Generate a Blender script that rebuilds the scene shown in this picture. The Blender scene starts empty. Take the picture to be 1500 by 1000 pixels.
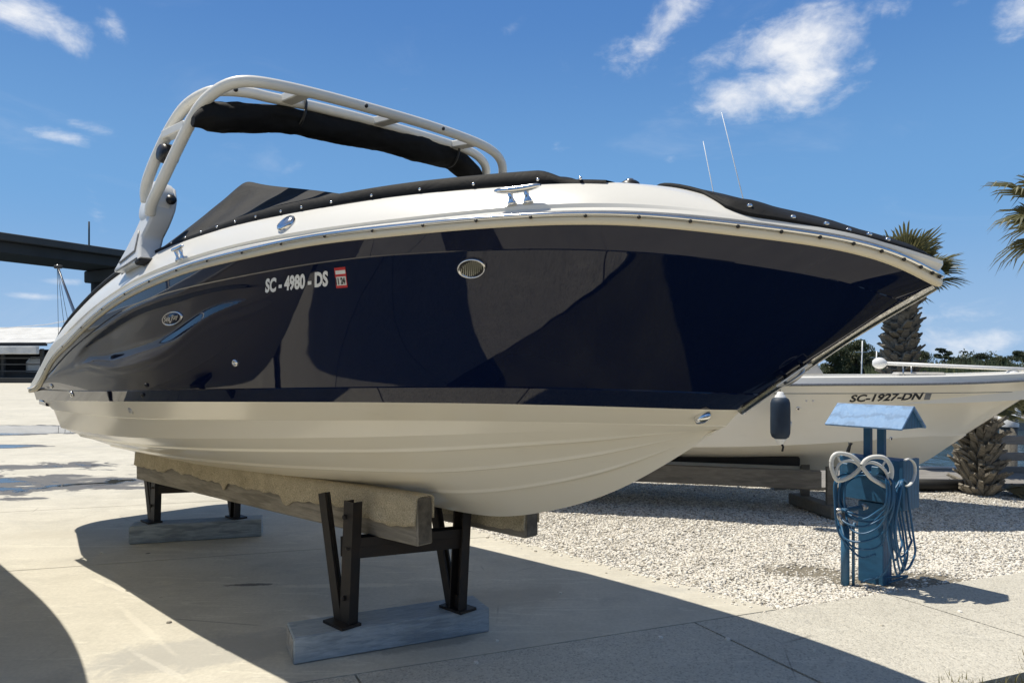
import bpy, math, random
import numpy as np
from mathutils import Vector, Matrix
from mathutils.bvhtree import BVHTree
R = math.radians
rng = np.random.default_rng(7)
random.seed(7)
scene = bpy.context.scene
COL = scene.collection

# ------------------------------------------------------------------ helpers
def tag(o, label=None, cat=None, group=None, kind=None):
    if label: o['label'] = label
    if cat: o['category'] = cat
    if group: o['group'] = group
    if kind: o['kind'] = kind
    return o

def thing(name, label, cat, loc=(0, 0, 0), rotz=0.0, group=None):
    o = bpy.data.objects.new(name, None)
    COL.objects.link(o)
    o.empty_display_size = .2
    o.location = loc
    o.rotation_euler = (0, 0, rotz)
    return tag(o, label, cat, group)

class MB:
    """collects shapes that become ONE mesh object"""
    def __init__(s): s.v = []; s.f = []; s.sm = []
    def add(s, verts, faces, smooth=False):
        n = len(s.v)
        s.v += [tuple(map(float, p)) for p in verts]
        s.f += [tuple(int(i) + n for i in f) for f in faces]
        s.sm += [smooth] * len(faces)
        return s
    def box(s, c, size, rz=0, bev=0.0, M=None):
        x, y, z = [d / 2 for d in size]
        if bev > 0:
            b = min(bev, x * .9, y * .9, z * .9)
            vs = []
            for sx in (-1, 1):
                for sy in (-1, 1):
                    for sz in (-1, 1):
                        vs += [(sx * (x - b), sy * (y - b), sz * z), (sx * (x - b), sy * y, sz * (z - b)), (sx * x, sy * (y - b), sz * (z - b))]
            I = lambda a, b_, c_, k: ((a * 2 + b_) * 2 + c_) * 3 + k
            fs = []
            for sz in (0, 1):
                q = [I(0, 0, sz, 0), I(1, 0, sz, 0), I(1, 1, sz, 0), I(0, 1, sz, 0)]; fs.append(q if sz else q[::-1])
                q = [I(0, sz, 0, 1), I(1, sz, 0, 1), I(1, sz, 1, 1), I(0, sz, 1, 1)]; fs.append(q[::-1] if sz else q)
                q = [I(sz, 0, 0, 2), I(sz, 1, 0, 2), I(sz, 1, 1, 2), I(sz, 0, 1, 2)]; fs.append(q if sz else q[::-1])
            for a in (0, 1):
                for b_ in (0, 1):
                    fs.append([I(0, a, b_, 0), I(1, a, b_, 0), I(1, a, b_, 1), I(0, a, b_, 1)])
                    fs.append([I(a, 0, b_, 0), I(a, 1, b_, 0), I(a, 1, b_, 2), I(a, 0, b_, 2)])
                    fs.append([I(a, b_, 0, 1), I(a, b_, 1, 1), I(a, b_, 1, 2), I(a, b_, 0, 2)])
                    for c_ in (0, 1): fs.append([I(a, b_, c_, 0), I(a, b_, c_, 1), I(a, b_, c_, 2)])
        else:
            vs = [(sx * x, sy * y, sz * z) for sz in (-1, 1) for sx, sy in ((-1, -1), (1, -1), (1, 1), (-1, 1))]
            fs = [(3, 2, 1, 0), (4, 5, 6, 7), (0, 1, 5, 4), (1, 2, 6, 5), (2, 3, 7, 6), (3, 0, 4, 7)]
        m = Matrix.Rotation(rz, 4, 'Z') if M is None else M
        vs = [tuple(m @ Vector(p) + Vector(c)) for p in vs]
        return s.add(vs, fs)
    def bar(s, a, b, w, h, bev=0.0, up=(0, 0, 1)):
        """box from a to b, width w (sideways), height h"""
        a, b = Vector(a), Vector(b); d = (b - a); L = d.length; d.normalize()
        upv = Vector(up)
        if abs(d.dot(upv)) > .98: upv = Vector((1, 0, 0)) if abs(d.x) < .9 else Vector((0, 1, 0))
        side = upv.cross(d).normalized(); u2 = d.cross(side)
        m = Matrix((d, side, u2)).transposed().to_4x4()
        return s.box((a + b) / 2, (L, w, h), bev=bev, M=m)
    def tube(s, path, r, n=10, cap=True, smooth=True, flat=1.0):
        P = [Vector(p) for p in path]; m = len(P)
        rr = [r] * m if np.isscalar(r) else list(r)
        T = [(P[min(i + 1, m - 1)] - P[max(i - 1, 0)]).normalized() for i in range(m)]
        ref = Vector((0, 0, 1)) if abs(T[0].z) < .9 else Vector((1, 0, 0))
        N = (ref - T[0] * ref.dot(T[0])).normalized()
        vs = []
        for i in range(m):
            N = (N - T[i] * N.dot(T[i])).normalized(); B = T[i].cross(N)
            for k in range(n):
                a = 2 * math.pi * k / n
                vs.append(P[i] + (N * math.cos(a) * flat + B * math.sin(a)) * rr[i])
        fs = [(i * n + k, i * n + (k + 1) % n, (i + 1) * n + (k + 1) % n, (i + 1) * n + k) for i in range(m - 1) for k in range(n)]
        s.add(vs, fs, smooth)
        if cap:
            s.f.append(tuple(range(len(s.v) - m * n, len(s.v) - m * n + n))[::-1]); s.sm.append(False)
            s.f.append(tuple(range(len(s.v) - n, len(s.v)))); s.sm.append(False)
        return s
    def lathe(s, c, prof, axis=(0, 0, 1), n=20, smooth=True):
        ax = Vector(axis).normalized()
        ref = Vector((0, 0, 1)) if abs(ax.z) < .9 else Vector((1, 0, 0))
        A = (ref - ax * ref.dot(ax)).normalized(); B = ax.cross(A); c = Vector(c)
        vs = [c + ax * h + (A * math.cos(2 * math.pi * k / n) + B * math.sin(2 * math.pi * k / n)) * r for r, h in prof for k in range(n)]
        m = len(prof)
        fs = [(i * n + k, i * n + (k + 1) % n, (i + 1) * n + (k + 1) % n, (i + 1) * n + k) for i in range(m - 1) for k in range(n)]
        return s.add(vs, fs, smooth)
    def grid(s, G, smooth=True, flip=False, wrap=False):
        G = np.asarray(G, float); a, b = G.shape[:2]
        fs = []
        for i in range(a - 1):
            for j in range(b if wrap else b - 1):
                q = (i * b + j, i * b + (j + 1) % b, (i + 1) * b + (j + 1) % b, (i + 1) * b + j)
                fs.append(q[::-1] if flip else q)
        return s.add(G.reshape(-1, 3), fs, smooth)
    def prism(s, poly, z0, z1):
        n = len(poly)
        vs = [(p[0], p[1], z0) for p in poly] + [(p[0], p[1], z1) for p in poly]
        fs = [tuple(range(n))[::-1], tuple(range(n, 2 * n))] + [(i, (i + 1) % n, n + (i + 1) % n, n + i) for i in range(n)]
        return s.add(vs, fs)
    def extrude(s, pts, vec):
        n = len(pts); v = Vector(vec)
        vs = [Vector(p) for p in pts] + [Vector(p) + v for p in pts]
        fs = [tuple(range(n))[::-1], tuple(range(n, 2 * n))] + [(i, (i + 1) % n, n + (i + 1) % n, n + i) for i in range(n)]
        return s.add(vs, fs)
    def build(s, name, material, parent=None, bevel=0, subsurf=0, autosmooth=None):
        me = bpy.data.meshes.new(name)
        me.from_pydata(s.v, [], s.f)
        me.polygons.foreach_set('use_smooth', s.sm)
        me.update()
        o = bpy.data.objects.new(name, me)
        COL.objects.link(o)
        if isinstance(material, (list, tuple)):
            for m in material: me.materials.append(m)
        else: me.materials.append(material)
        if parent is not None: o.parent = parent
        if bevel:
            b = o.modifiers.new('bevel', 'BEVEL'); b.width = bevel; b.segments = 2; b.limit_method = 'ANGLE'; b.angle_limit = R(35)
        if subsurf:
            b = o.modifiers.new('sub', 'SUBSURF'); b.levels = b.render_levels = subsurf
        return o

def spline(P, n):
    """Catmull-Rom resample of a polyline, centripetal-ish by chord length"""
    P = np.asarray(P, float); m = len(P)
    t = np.concatenate([[0], np.cumsum(np.linalg.norm(np.diff(P, axis=0), axis=1) ** .5)])
    out = []
    for q in np.linspace(0, t[-1], n):
        i = min(max(int(np.searchsorted(t, q)) - 1, 0), m - 2)
        p0 = P[max(i - 1, 0)]; p1 = P[i]; p2 = P[i + 1]; p3 = P[min(i + 2, m - 1)]
        t0 = t[i - 1] if i > 0 else t[i] - (t[i + 1] - t[i]); t3 = t[i + 2] if i + 2 < m else t[i + 1] + (t[i + 1] - t[i])
        m1 = (p2 - p0) / (t[i + 1] - t0); m2 = (p3 - p1) / (t3 - t[i])
        d = t[i + 1] - t[i]; h = (q - t[i]) / d
        out.append((2 * h**3 - 3 * h**2 + 1) * p1 + (h**3 - 2 * h**2 + h) * d * m1 + (-2 * h**3 + 3 * h**2) * p2 + (h**3 - h**2) * d * m2)
    return np.array(out)

def natcubic(kn):
    """natural cubic spline through (x, z) knots, linear outside"""
    X = np.array([k[0] for k in kn]); Y = np.array([k[1] for k in kn]); n = len(X)
    h = np.diff(X); A = np.eye(n); b = np.zeros(n)
    for i in range(1, n - 1):
        A[i, i - 1] = h[i - 1]; A[i, i] = 2 * (h[i - 1] + h[i]); A[i, i + 1] = h[i]
        b[i] = 6 * ((Y[i + 1] - Y[i]) / h[i] - (Y[i] - Y[i - 1]) / h[i - 1])
    m = np.linalg.solve(A, b)
    def f(x):
        x = np.asarray(x, float); i = np.clip(np.searchsorted(X, x) - 1, 0, n - 2)
        xc = np.clip(x, X[0], X[-1]); a = X[i + 1] - xc; c = xc - X[i]; hh = h[i]
        v = m[i] * a**3 / (6 * hh) + m[i + 1] * c**3 / (6 * hh) + (Y[i] / hh - m[i] * hh / 6) * a + (Y[i + 1] / hh - m[i + 1] * hh / 6) * c
        s0 = (Y[1] - Y[0]) / h[0]; s1 = (Y[-1] - Y[-2]) / h[-1]
        return v + np.where(x < X[0], (x - X[0]) * s0, 0) + np.where(x > X[-1], (x - X[-1]) * s1, 0)
    return f

def sstep(a, b, x):
    t = np.clip((np.asarray(x, float) - a) / (b - a), 0, 1); return t * t * (3 - 2 * t)

def pnoise(x, y, z=0, s=0):
    """cheap smooth pseudo noise in -1..1"""
    return (np.sin(x * 1.7 + 1.3 * np.sin(y * 1.1 + s) + s) * np.cos(y * 1.9 - 1.1 * np.sin(z * 1.3 + x * .7) + 2.1 * s) + .5 * np.sin(3.7 * x - 2.9 * y + 1.9 * z + 3.3 * s)) / 1.5

# ------------------------------------------------------------------ materials
class NT:
    def __init__(s, name):
        s.m = bpy.data.materials.new(name); s.m.use_nodes = True
        s.t = s.m.node_tree; s.t.nodes.clear()
        s.out = s.n('ShaderNodeOutputMaterial'); s.b = s.n('ShaderNodeBsdfPrincipled')
        s.t.links.new(s.b.outputs[0], s.out.inputs[0])
        s.co = s.n('ShaderNodeTexCoord').outputs['Object']
    def n(s, t, **kw):
        nd = s.t.nodes.new(t)
        for k, v in kw.items(): setattr(nd, k, v)
        return nd
    def l(s, a, b): s.t.links.new(a, b)
    def set(s, **kw):
        for k, v in kw.items():
            nm = k.replace('_', ' ')
            for i in s.b.inputs:
                if i.name.lower() == nm.lower():
                    if hasattr(v, 'is_linked'): s.l(v, i)
                    else: i.default_value = v if np.isscalar(v) else ((*v, 1) if len(v) == 3 and i.type == 'RGBA' else v)
        return s
    def mapping(s, scale=(1, 1, 1), rot=(0, 0, 0), loc=(0, 0, 0), co=None):
        m = s.n('ShaderNodeMapping'); m.inputs['Scale'].default_value = scale; m.inputs['Rotation'].default_value = rot; m.inputs['Location'].default_value = loc
        s.l(co or s.co, m.inputs[0]); return m.outputs[0]
    def noise(s, scale, detail=4, rough=.55, co=None, dist=0):
        nd = s.n('ShaderNodeTexNoise'); nd.inputs['Scale'].default_value = scale; nd.inputs['Detail'].default_value = detail
        nd.inputs['Roughness'].default_value = rough; nd.inputs['Distortion'].default_value = dist
        s.l(co or s.co, nd.inputs['Vector']); return nd.outputs['Fac']
    def voro(s, scale, feature='F1', out='Distance', co=None, rnd=1):
        nd = s.n('ShaderNodeTexVoronoi', feature=feature); nd.inputs['Scale'].default_value = scale
        nd.inputs['Randomness'].default_value = rnd
        s.l(co or s.co, nd.inputs['Vector']); return nd.outputs[out]
    def ramp(s, fac, stops):
        r = s.n('ShaderNodeValToRGB'); e = r.color_ramp.elements
        while len(e) < len(stops): e.new(.5)
        for el, (p, c) in zip(e, stops):
            el.position = p; el.color = (c, c, c, 1) if np.isscalar(c) else (*c, 1)
        s.l(fac, r.inputs[0]); return r.outputs[0]
    def mix(s, fac, a, b, blend='MIX'):
        m = s.n('ShaderNodeMix', data_type='RGBA', blend_type=blend)
        for sock, v in ((m.inputs[0], fac), (m.inputs[6], a), (m.inputs[7], b)):
            if hasattr(v, 'is_linked'): s.l(v, sock)
            else: sock.default_value = v if np.isscalar(v) else (*v, 1)
        return m.outputs[2]
    def math(s, op, a, b=0.0, c=None):
        m = s.n('ShaderNodeMath', operation=op)
        for i, v in enumerate((a, b) if c is None else (a, b, c)):
            if hasattr(v, 'is_linked'): s.l(v, m.inputs[i])
            else: m.inputs[i].default_value = v
        return m.outputs[0]
    def sep(s, co=None):
        x = s.n('ShaderNodeSeparateXYZ'); s.l(co or s.co, x.inputs[0]); return x.outputs
    def bump(s, h, strength=.3, dist=.01, normal=None):
        b = s.n('ShaderNodeBump'); b.inputs['Strength'].default_value = strength; b.inputs['Distance'].default_value = dist
        s.l(h, b.inputs['Height'])
        if normal is not None: s.l(normal, b.inputs['Normal'])
        s.l(b.outputs[0], s.b.inputs['Normal']); return b.outputs[0]

def simple(name, c, rough=.5, metal=0, var=.25, vs=3.0, c2=None, bump=0, bs=60, bd=.003, coat=0, rvar=0):
    k = NT(name)
    c2 = c2 or tuple(x * (1 - var) for x in c)
    k.set(Base_Color=k.mix(k.ramp(k.noise(vs, 6, .6), [(.35, 0), (.68, 1)]), c, c2), Metallic=metal, Roughness=rough)
    if rvar: k.set(Roughness=k.ramp(k.noise(vs * 2.3, 5, .6), [(.3, rough), (.75, rough + rvar)]))
    if coat: k.set(Coat_Weight=coat, Coat_Roughness=.03)
    if bump: k.bump(k.noise(bs, 5, .6), bump, bd)
    return k.m

def m_gel(name, c, c2, rough=.13):
    k = NT(name)
    f = k.ramp(k.noise(1.3, 5, .6, co=k.mapping((1, 1, 3))), [(.3, 0), (.75, 1)])
    st = k.math('ADD', k.ramp(k.noise(9, 6, .7, co=k.mapping((.4, .4, 3))), [(.60, 0), (.8, .35)]), k.ramp(k.noise(14, 7, .75, co=k.mapping((1.6, 1.6, .25)), dist=.4), [(.64, 0), (.78, .22)]))
    k.set(Base_Color=k.mix(st, k.mix(f, c, c2), tuple(x * .8 for x in c2)), Roughness=rough, IOR=1.5)
    k.bump(k.noise(1.2, 3, .5), .10, .02)
    return k.m

def m_navy():
    k = NT('navy_gelcoat')
    k.set(Base_Color=k.mix(k.noise(.8, 3), (.0028, .0075, .032), (.0018, .0048, .022)), Roughness=k.ramp(k.noise(6, 6, .7), [(.4, .015), (.8, .05)]), IOR=1.45, Coat_Weight=0.0)
    k.bump(k.noise(1.5, 3, .45, co=k.mapping((.8, .8, 1.2))), .10, .02)
    return k.m

def m_canvas(name='black_canvas', c=(.006, .006, .0065), c2=(.012, .012, .012)):
    k = NT(name)
    k.set(Base_Color=k.mix(k.ramp(k.noise(5, 6, .65), [(.35, 0), (.7, 1)]), c, c2), Roughness=.72, Specular_IOR_Level=.22)
    w = k.noise(420, 2, .5)
    b1 = k.bump(w, .25, .002)
    k.bump(k.noise(7, 5, .6, dist=.6), .35, .02, b1)
    return k.m

def m_concrete(name, c, c2, stain=.5, agg=0, wet=False):
    k = NT(name)
    big = k.noise(.45, 6, .62); med = k.noise(2.6, 7, .66); fine = k.noise(38, 6, .7)
    col = k.mix(k.ramp(big, [(.33, 0), (.68, 1)]), c, c2)
    col = k.mix(k.ramp(med, [(.45, 0), (.78, stain)]), col, tuple(x * .62 for x in c2))
    col = k.mix(k.ramp(fine, [(.3, .28), (.62, 0)]), col, tuple(x * .5 for x in c2))
    # streaky light scratches and darker stains
    gp = k.noise(.9, 7, .72, co=k.mapping((1, 1.4, 1), (0, 0, R(40)), (3.3, 1.2, 0)), dist=.8)
    col = k.mix(k.ramp(gp, [(.55, 0), (.63, .34)]), col, (c2[0] * .70, c2[1] * .73, c2[2] * .80))
    sc = k.noise(2.1, 9, .78, co=k.mapping((.30, 2.6, 1), (0, 0, R(42))), dist=2.2)
    col = k.mix(k.ramp(sc, [(.575, 0), (.60, .42), (.64, .12)]), col, tuple(min(x * 1.28, .8) for x in c))
    ds = k.noise(1.15, 7, .74, dist=1.0)
    col = k.mix(k.ramp(ds, [(.62, 0), (.72, .42)]), col, tuple(x * .42 for x in c2))
    cr = k.voro(.55, 'DISTANCE_TO_EDGE', co=k.mapping((1, 1, 1)))
    # hairline cracks broken up by noise
    crm = k.math('MULTIPLY', k.ramp(cr, [(.0, 1), (.004, 0)]), k.ramp(k.noise(.8, 3), [(.56, 0), (.62, .6)]))
    col = k.mix(crm, col, (.10, .09, .075))
    h = k.math('ADD', k.math('MULTIPLY', fine, .5), k.math('MULTIPLY', med, .5))
    if agg:
        v = k.voro(95, 'F1', 'Color'); g = k.n('ShaderNodeRGBToBW'); k.l(v, g.inputs[0])
        col = k.mix(k.ramp(g.outputs[0], [(.16, .42), (.40, 0)]), col, tuple(x * .33 for x in c2))
        col = k.mix(k.ramp(g.outputs[0], [(.72, 0), (.95, .3)]), col, tuple(min(x * 1.35, .8) for x in c))
        h = k.math('ADD', h, k.math('MULTIPLY', k.voro(95), -1.2))
    rough = .82
    if wet:
        xyz = k.sep()
        def spot(cx, cy, rx, ry, rot, colr, amt, nsc=7, edge=.5):
            global_c, global_s = math.cos(rot), math.sin(rot)
            dx = k.math('SUBTRACT', xyz[0], cx); dy = k.math('SUBTRACT', xyz[1], cy)
            u_ = k.math('DIVIDE', k.math('ADD', k.math('MULTIPLY', dx, global_c), k.math('MULTIPLY', dy, global_s)), rx)
            v_ = k.math('DIVIDE', k.math('SUBTRACT', k.math('MULTIPLY', dy, global_c), k.math('MULTIPLY', dx, global_s)), ry)
            d_ = k.math('SUBTRACT', 1.0, k.math('ADD', k.math('MULTIPLY', u_, u_), k.math('MULTIPLY', v_, v_)))
            m_ = k.math('ADD', k.math('MAXIMUM', d_, -1.5), k.math('MULTIPLY', k.math('SUBTRACT', k.noise(nsc, 8, .72, dist=.6), .5), 2.4))
            return k.mix(k.ramp(m_, [(.25, 0), (.25 + edge, amt)]), col, colr)
        col = spot(-1.75, 4.15, .85, .34, .35, (.36, .35, .32), .6)
        col = spot(-.55, 4.25, .5, .12, .35, (.22, .20, .17), .5)
        col = spot(-1.96, 5.40, .24, .045, .1, (.07, .065, .06), .8)
        col = spot(-1.25, 5.38, .65, .07, .05, (.78, .72, .58), .55)
        col = spot(-1.15, 4.62, .34, .05, -.5, (.80, .78, .72), .5)
        col = spot(-.25, 5.0, .9, .30, .4, (.40, .36, .29), .5, 3)
        col = spot(-2.35, 4.55, .035, .75, .75, (.76, .71, .59), .25, 12)
        col = spot(-2.9, 5.3, .03, .55, .95, (.80, .75, .62), .3, 9)
        col = spot(-1.95, 3.95, .03, .5, .9, (.76, .72, .62), .25, 12)
        col = spot(-4.3, 7.0, .9, .25, .1, (.50, .46, .37), .5, 3)
        col = spot(-3.2, 6.3, .03, .03, 0, (.05, .05, .05), .8, 2)
        def ell(cx, cy, rx, ry, p=1.0):
            a = k.math('POWER', k.math('DIVIDE', k.math('SUBTRACT', xyz[0], cx), rx), 2); b = k.math('POWER', k.math('DIVIDE', k.math('SUBTRACT', xyz[1], cy), ry), 2)
            return k.math('MULTIPLY', k.math('SUBTRACT', 1.0, k.math('ADD', a, b)), p)
        e = k.math('MAXIMUM', ell(-6.9, 10.0, 2.9, 1.35, .82), k.math('MAXIMUM', ell(-13.6, 18.3, 3.9, 1.7, 2.3), ell(-7.2, 11.9, 2.2, .55, .7)))
        e = k.math('MAXIMUM', e, ell(-10.6, 14.6, 1.3, .5, 1.1))
        e = k.math('MAXIMUM', e, -1.0)
        nz = k.noise(.85, 6, .65, co=k.mapping((1, 1.8, 1)), dist=.7)
        msk = k.math('ADD', k.math('MULTIPLY', e, .55), k.math('MULTIPLY', k.math('SUBTRACT', nz, .5), 1.8))
        damp = k.ramp(msk, [(.18, 0), (.24, 1)]); pud = k.ramp(msk, [(.42, 0), (.48, 1)])
        col = k.mix(damp, col, k.mix(.5, (.16, .145, .12), (.12, .11, .095)))
        col = k.mix(pud, col, (.05, .05, .045))
        rr = k.mix(damp, (.82,) * 3, (.5,) * 3); rr = k.mix(pud, rr, (.02,) * 3)
        k.set(Roughness=rr)
        fl = k.math('SUBTRACT', 1.0, pud); h = k.math('MULTIPLY', h, fl)
    else: k.set(Roughness=rough)
    k.set(Base_Color=col, Specular_IOR_Level=.4)
    k.bump(h, .55 if agg else .35, .006)
    return k.m

def m_gravel():
    k = NT('shell_gravel_bed')
    v = k.voro(56, 'F1', 'Color'); g = k.n('ShaderNodeRGBToBW'); k.l(v, g.inputs[0]); d = k.voro(56)
    col = k.ramp(g.outputs[0], [(.1, (.40, .36, .30)), (.4, (.66, .62, .54)), (.8, (.78, .74, .66))])
    col = k.mix(k.ramp(d, [(.3, 0), (.62, .85)]), col, (.16, .14, .11))
    col = k.mix(k.ramp(k.noise(.7, 5, .6), [(.5, 0), (.75, .3)]), col, (.35, .31, .25))
    xyz = k.sep()
    def ell(cx, cy, rx, ry):
        a = k.math('POWER', k.math('DIVIDE', k.math('SUBTRACT', xyz[0], cx), rx), 2); b = k.math('POWER', k.math('DIVIDE', k.math('SUBTRACT', xyz[1], cy), ry), 2)
        return k.math('SUBTRACT', 1.0, k.math('ADD', a, b))
    e = k.math('MAXIMUM', ell(2.95, 5.55, .75, .30), k.math('MAXIMUM', ell(2.35, 5.82, .42, .2), ell(2.0, 5.0, .9, .12)))
    msk = k.math('ADD', k.math('MAXIMUM', e, -1.0), k.math('MULTIPLY', k.math('SUBTRACT', k.noise(5, 6, .7), .5), 1.6))
    col = k.mix(k.ramp(msk, [(.3, 0), (.55, 1)]), col, k.mix(k.noise(30, 6, .7), (.12, .10, .07), (.30, .27, .21)))
    k.set(Base_Color=col, Roughness=.85)
    k.bump(k.math('MULTIPLY', d, -1.0), .7, .012)
    return k.m

def m_wood(name, c, c2, grain=(1, 14, 14), rough=.8, bump=.5, knots=True):
    k = NT(name)
    co = k.mapping(grain)
    g = k.noise(3.0, 8, .68, co=co, dist=.8)
    w = k.n('ShaderNodeTexWave', wave_type='BANDS', bands_direction='Y'); w.inputs['Scale'].default_value = 1.3; w.inputs['Distortion'].default_value = 5; w.inputs['Detail'].default_value = 4
    k.l(co, w.inputs[0])
    col = k.mix(k.ramp(g, [(.3, 0), (.72, 1)]), c, c2)
    col = k.mix(k.ramp(w.outputs['Fac'], [(.0, .45), (.35, 0)]), col, tuple(x * .45 for x in c2))
    col = k.mix(k.ramp(k.noise(2.0, 5, .7), [(.5, 0), (.75, .5)]), col, tuple(x * .6 for x in c))
    k.set(Base_Color=col, Roughness=rough)
    k.bump(k.math('ADD', g, k.math('MULTIPLY', w.outputs['Fac'], .4)), bump, .006)
    return k.m

def m_carpet():
    k = NT('worn_carpet')
    f = k.noise(150, 3, .7); b = k.noise(4, 6, .7)
    col = k.mix(k.ramp(b, [(.35, 0), (.7, 1)]), (.76, .66, .47), (.52, .44, .30))
    col = k.mix(k.ramp(f, [(.35, .6), (.6, 0)]), col, (.11, .095, .07))
    k.set(Base_Color=col, Roughness=.97, Specular_IOR_Level=.1)
    k.bump(f, .8, .007)
    return k.m

def m_leaf(name, c, c2, trans=.25):
    k = NT(name)
    r = k.n('ShaderNodeObjectInfo').outputs['Random']
    k.set(Base_Color=k.mix(k.noise(1.6, 4), c, c2), Roughness=.5, Specular_IOR_Level=.35)
    t = k.n('ShaderNodeBsdfTranslucent'); t.inputs[0].default_value = (*[min(1, x * 1.8) for x in c2], 1)
    mx = k.n('ShaderNodeMixShader'); mx.inputs[0].default_value = trans
    k.l(k.b.outputs[0], mx.inputs[1]); k.l(t.outputs[0], mx.inputs[2]); k.l(mx.outputs[0], k.out.inputs[0])
    return k.m

def m_water():
    k = NT('harbour_water')
    k.set(Base_Color=(.035, .06, .075), Roughness=.06, IOR=1.33)
    a = k.noise(1.6, 5, .6, co=k.mapping((1, .55, 1), (0, 0, R(20)))); 
    k.bump(a, .6, .12)
    return k.m

GEL = m_gel('cream_white_gelcoat', (.92, .865, .735), (.90, .835, .695))
DECKW = m_gel('deck_gelcoat', (.82, .80, .735), (.79, .765, .695), .28)
NAVY = m_navy()
BAND = m_gel('gunwale_cream', (.78, .70, .53), (.74, .655, .48), .45)
CHROME = simple('polished_steel', (.80, .80, .80), .10, 1, .08, 8, rvar=.08)
STEEL = simple('brushed_steel', (.55, .55, .55), .28, 1, .2, 20, rvar=.15)
CANVAS = m_canvas()
TOWER = simple('tower_white_paint', (.88, .85, .765), .36, 0, .06, 3, coat=.15, bump=.05, bs=120, bd=.001)
GROOVE = simple('leg_groove_grey', (.38, .38, .37), .5)
PODM = simple('pod_white_gelcoat', (.76, .755, .73), .3, 0, .06, 3)
BLKP = simple('black_plastic', (.015, .015, .016), .4, 0, .3, 8)
BLKR = simple('black_rubber', (.012, .012, .012), .7, 0, .3, 14)
LETW = simple('vinyl_white', (.82, .82, .80), .4, 0, .05)
LETB = simple('vinyl_black', (.02, .02, .022), .4, 0, .05)
REDM = simple('sticker_red', (.55, .03, .03), .45, 0, .15, 30)
STKW = simple('sticker_white', (.75, .75, .72), .5, 0, .1, 30)
GRYM = simple('sticker_grey', (.22, .24, .27), .5, 0, .4, 60)
CONC = m_concrete('apron_concrete', (.64, .60, .50), (.54, .505, .415), .45, wet=True)
AGGC = m_concrete('sidewalk_concrete', (.61, .575, .49), (.54, .51, .43), .3, agg=1)
GRAV = m_gravel()
DIRT = simple('dirt', (.12, .115, .07), .95, 0, .6, 1.6, bump=.8, bs=30, bd=.02)
WOODG = m_wood('weathered_timber', (.39, .35, .285), (.24, .215, .17), (1.6, 16, 16), bump=.9)
WOODB = m_wood('grey_blue_painted_timber', (.50, .55, .575), (.25, .305, .345), (2.6, 15, 16), bump=1.0)
WOODE = simple('timber_end_grain', (.42, .405, .37), .9, 0, .45, 14, bump=.6, bs=22, bd=.006)
WOODK = simple('dark_end_grain', (.17, .15, .12), .9, 0, .55, 16, bump=.8, bs=26, bd=.008)
WOODD = m_wood('dock_planks', (.33, .31, .28), (.20, .185, .165), (1, 5, 5))
CARPET = m_carpet()
IRON = simple('dark_rusty_steel', (.014, .013, .013), .6, .2, .5, 9, c2=(.028, .019, .014), bump=.4, bs=70, bd=.003)
WATER = m_water()

# ------------------------------------------------------------------ world, sun, camera
SUN = Vector((-.395, .173, 1)).normalized()
w = bpy.data.worlds.new('World'); scene.world = w; w.use_nodes = True
nt = w.node_tree; nt.nodes.clear()
wo = nt.nodes.new('ShaderNodeOutputWorld'); bg = nt.nodes.new('ShaderNodeBackground'); bg.inputs[1].default_value = .098
nt.links.new(bg.outputs[0], wo.inputs[0])
sky = nt.nodes.new('ShaderNodeTexSky'); sky.sky_type = 'NISHITA'; sky.sun_disc = False
sky.sun_elevation = math.asin(SUN.z); sky.sun_rotation = math.atan2(SUN.x, SUN.y)
sky.altitude = 10; sky.air_density = 1.0; sky.dust_density = .0; sky.ozone_density = 1.0
def wn(t, **kw):
    n = nt.nodes.new(t)
    for k, v in kw.items(): setattr(n, k, v)
    return n
def wm(op, a, b=0.0):
    n = wn('ShaderNodeMath', operation=op)
    for i, v in enumerate((a, b)):
        if hasattr(v, 'is_linked'): nt.links.new(v, n.inputs[i])
        else: n.inputs[i].default_value = v
    return n.outputs[0]
def wss(v, a, b):
    n = wn('ShaderNodeMapRange', interpolation_type='SMOOTHSTEP'); nt.links.new(v, n.inputs[0]); n.inputs[1].default_value = a; n.inputs[2].default_value = b
    return n.outputs[0]
tc = wn('ShaderNodeTexCoord').outputs['Generated']
sp = wn('ShaderNodeSeparateXYZ'); nt.links.new(tc, sp.inputs[0])
# azimuth and elevation of the view direction: clouds hang at fixed bearings in the sky
az = wm('ARCTAN2', sp.outputs[0], sp.outputs[1]); el = wm('ARCSINE', sp.outputs[2])
cv = wn('ShaderNodeCombineXYZ'); nt.links.new(az, cv.inputs[0]); nt.links.new(el, cv.inputs[1])
def wnoise(scale, detail, rough, sc=(1, 1, 1), rot=0, dist=0, loc=(0, 0, 0)):
    m = wn('ShaderNodeMapping'); m.inputs['Scale'].default_value = sc; m.inputs['Rotation'].default_value = (0, 0, rot); m.inputs['Location'].default_value = loc
    nt.links.new(cv.outputs[0], m.inputs[0])
    n = wn('ShaderNodeTexNoise'); n.inputs['Scale'].default_value = scale; n.inputs['Detail'].default_value = detail; n.inputs['Roughness'].default_value = rough; n.inputs['Distortion'].default_value = dist
    nt.links.new(m.outputs[0], n.inputs['Vector']); return n.outputs['Fac']
def bearing(px, py):
    x = (px - 750) / 1050; z = (535 - py) / 1050
    return math.atan2(x, 1), math.atan2(z, math.hypot(x, 1))
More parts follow.
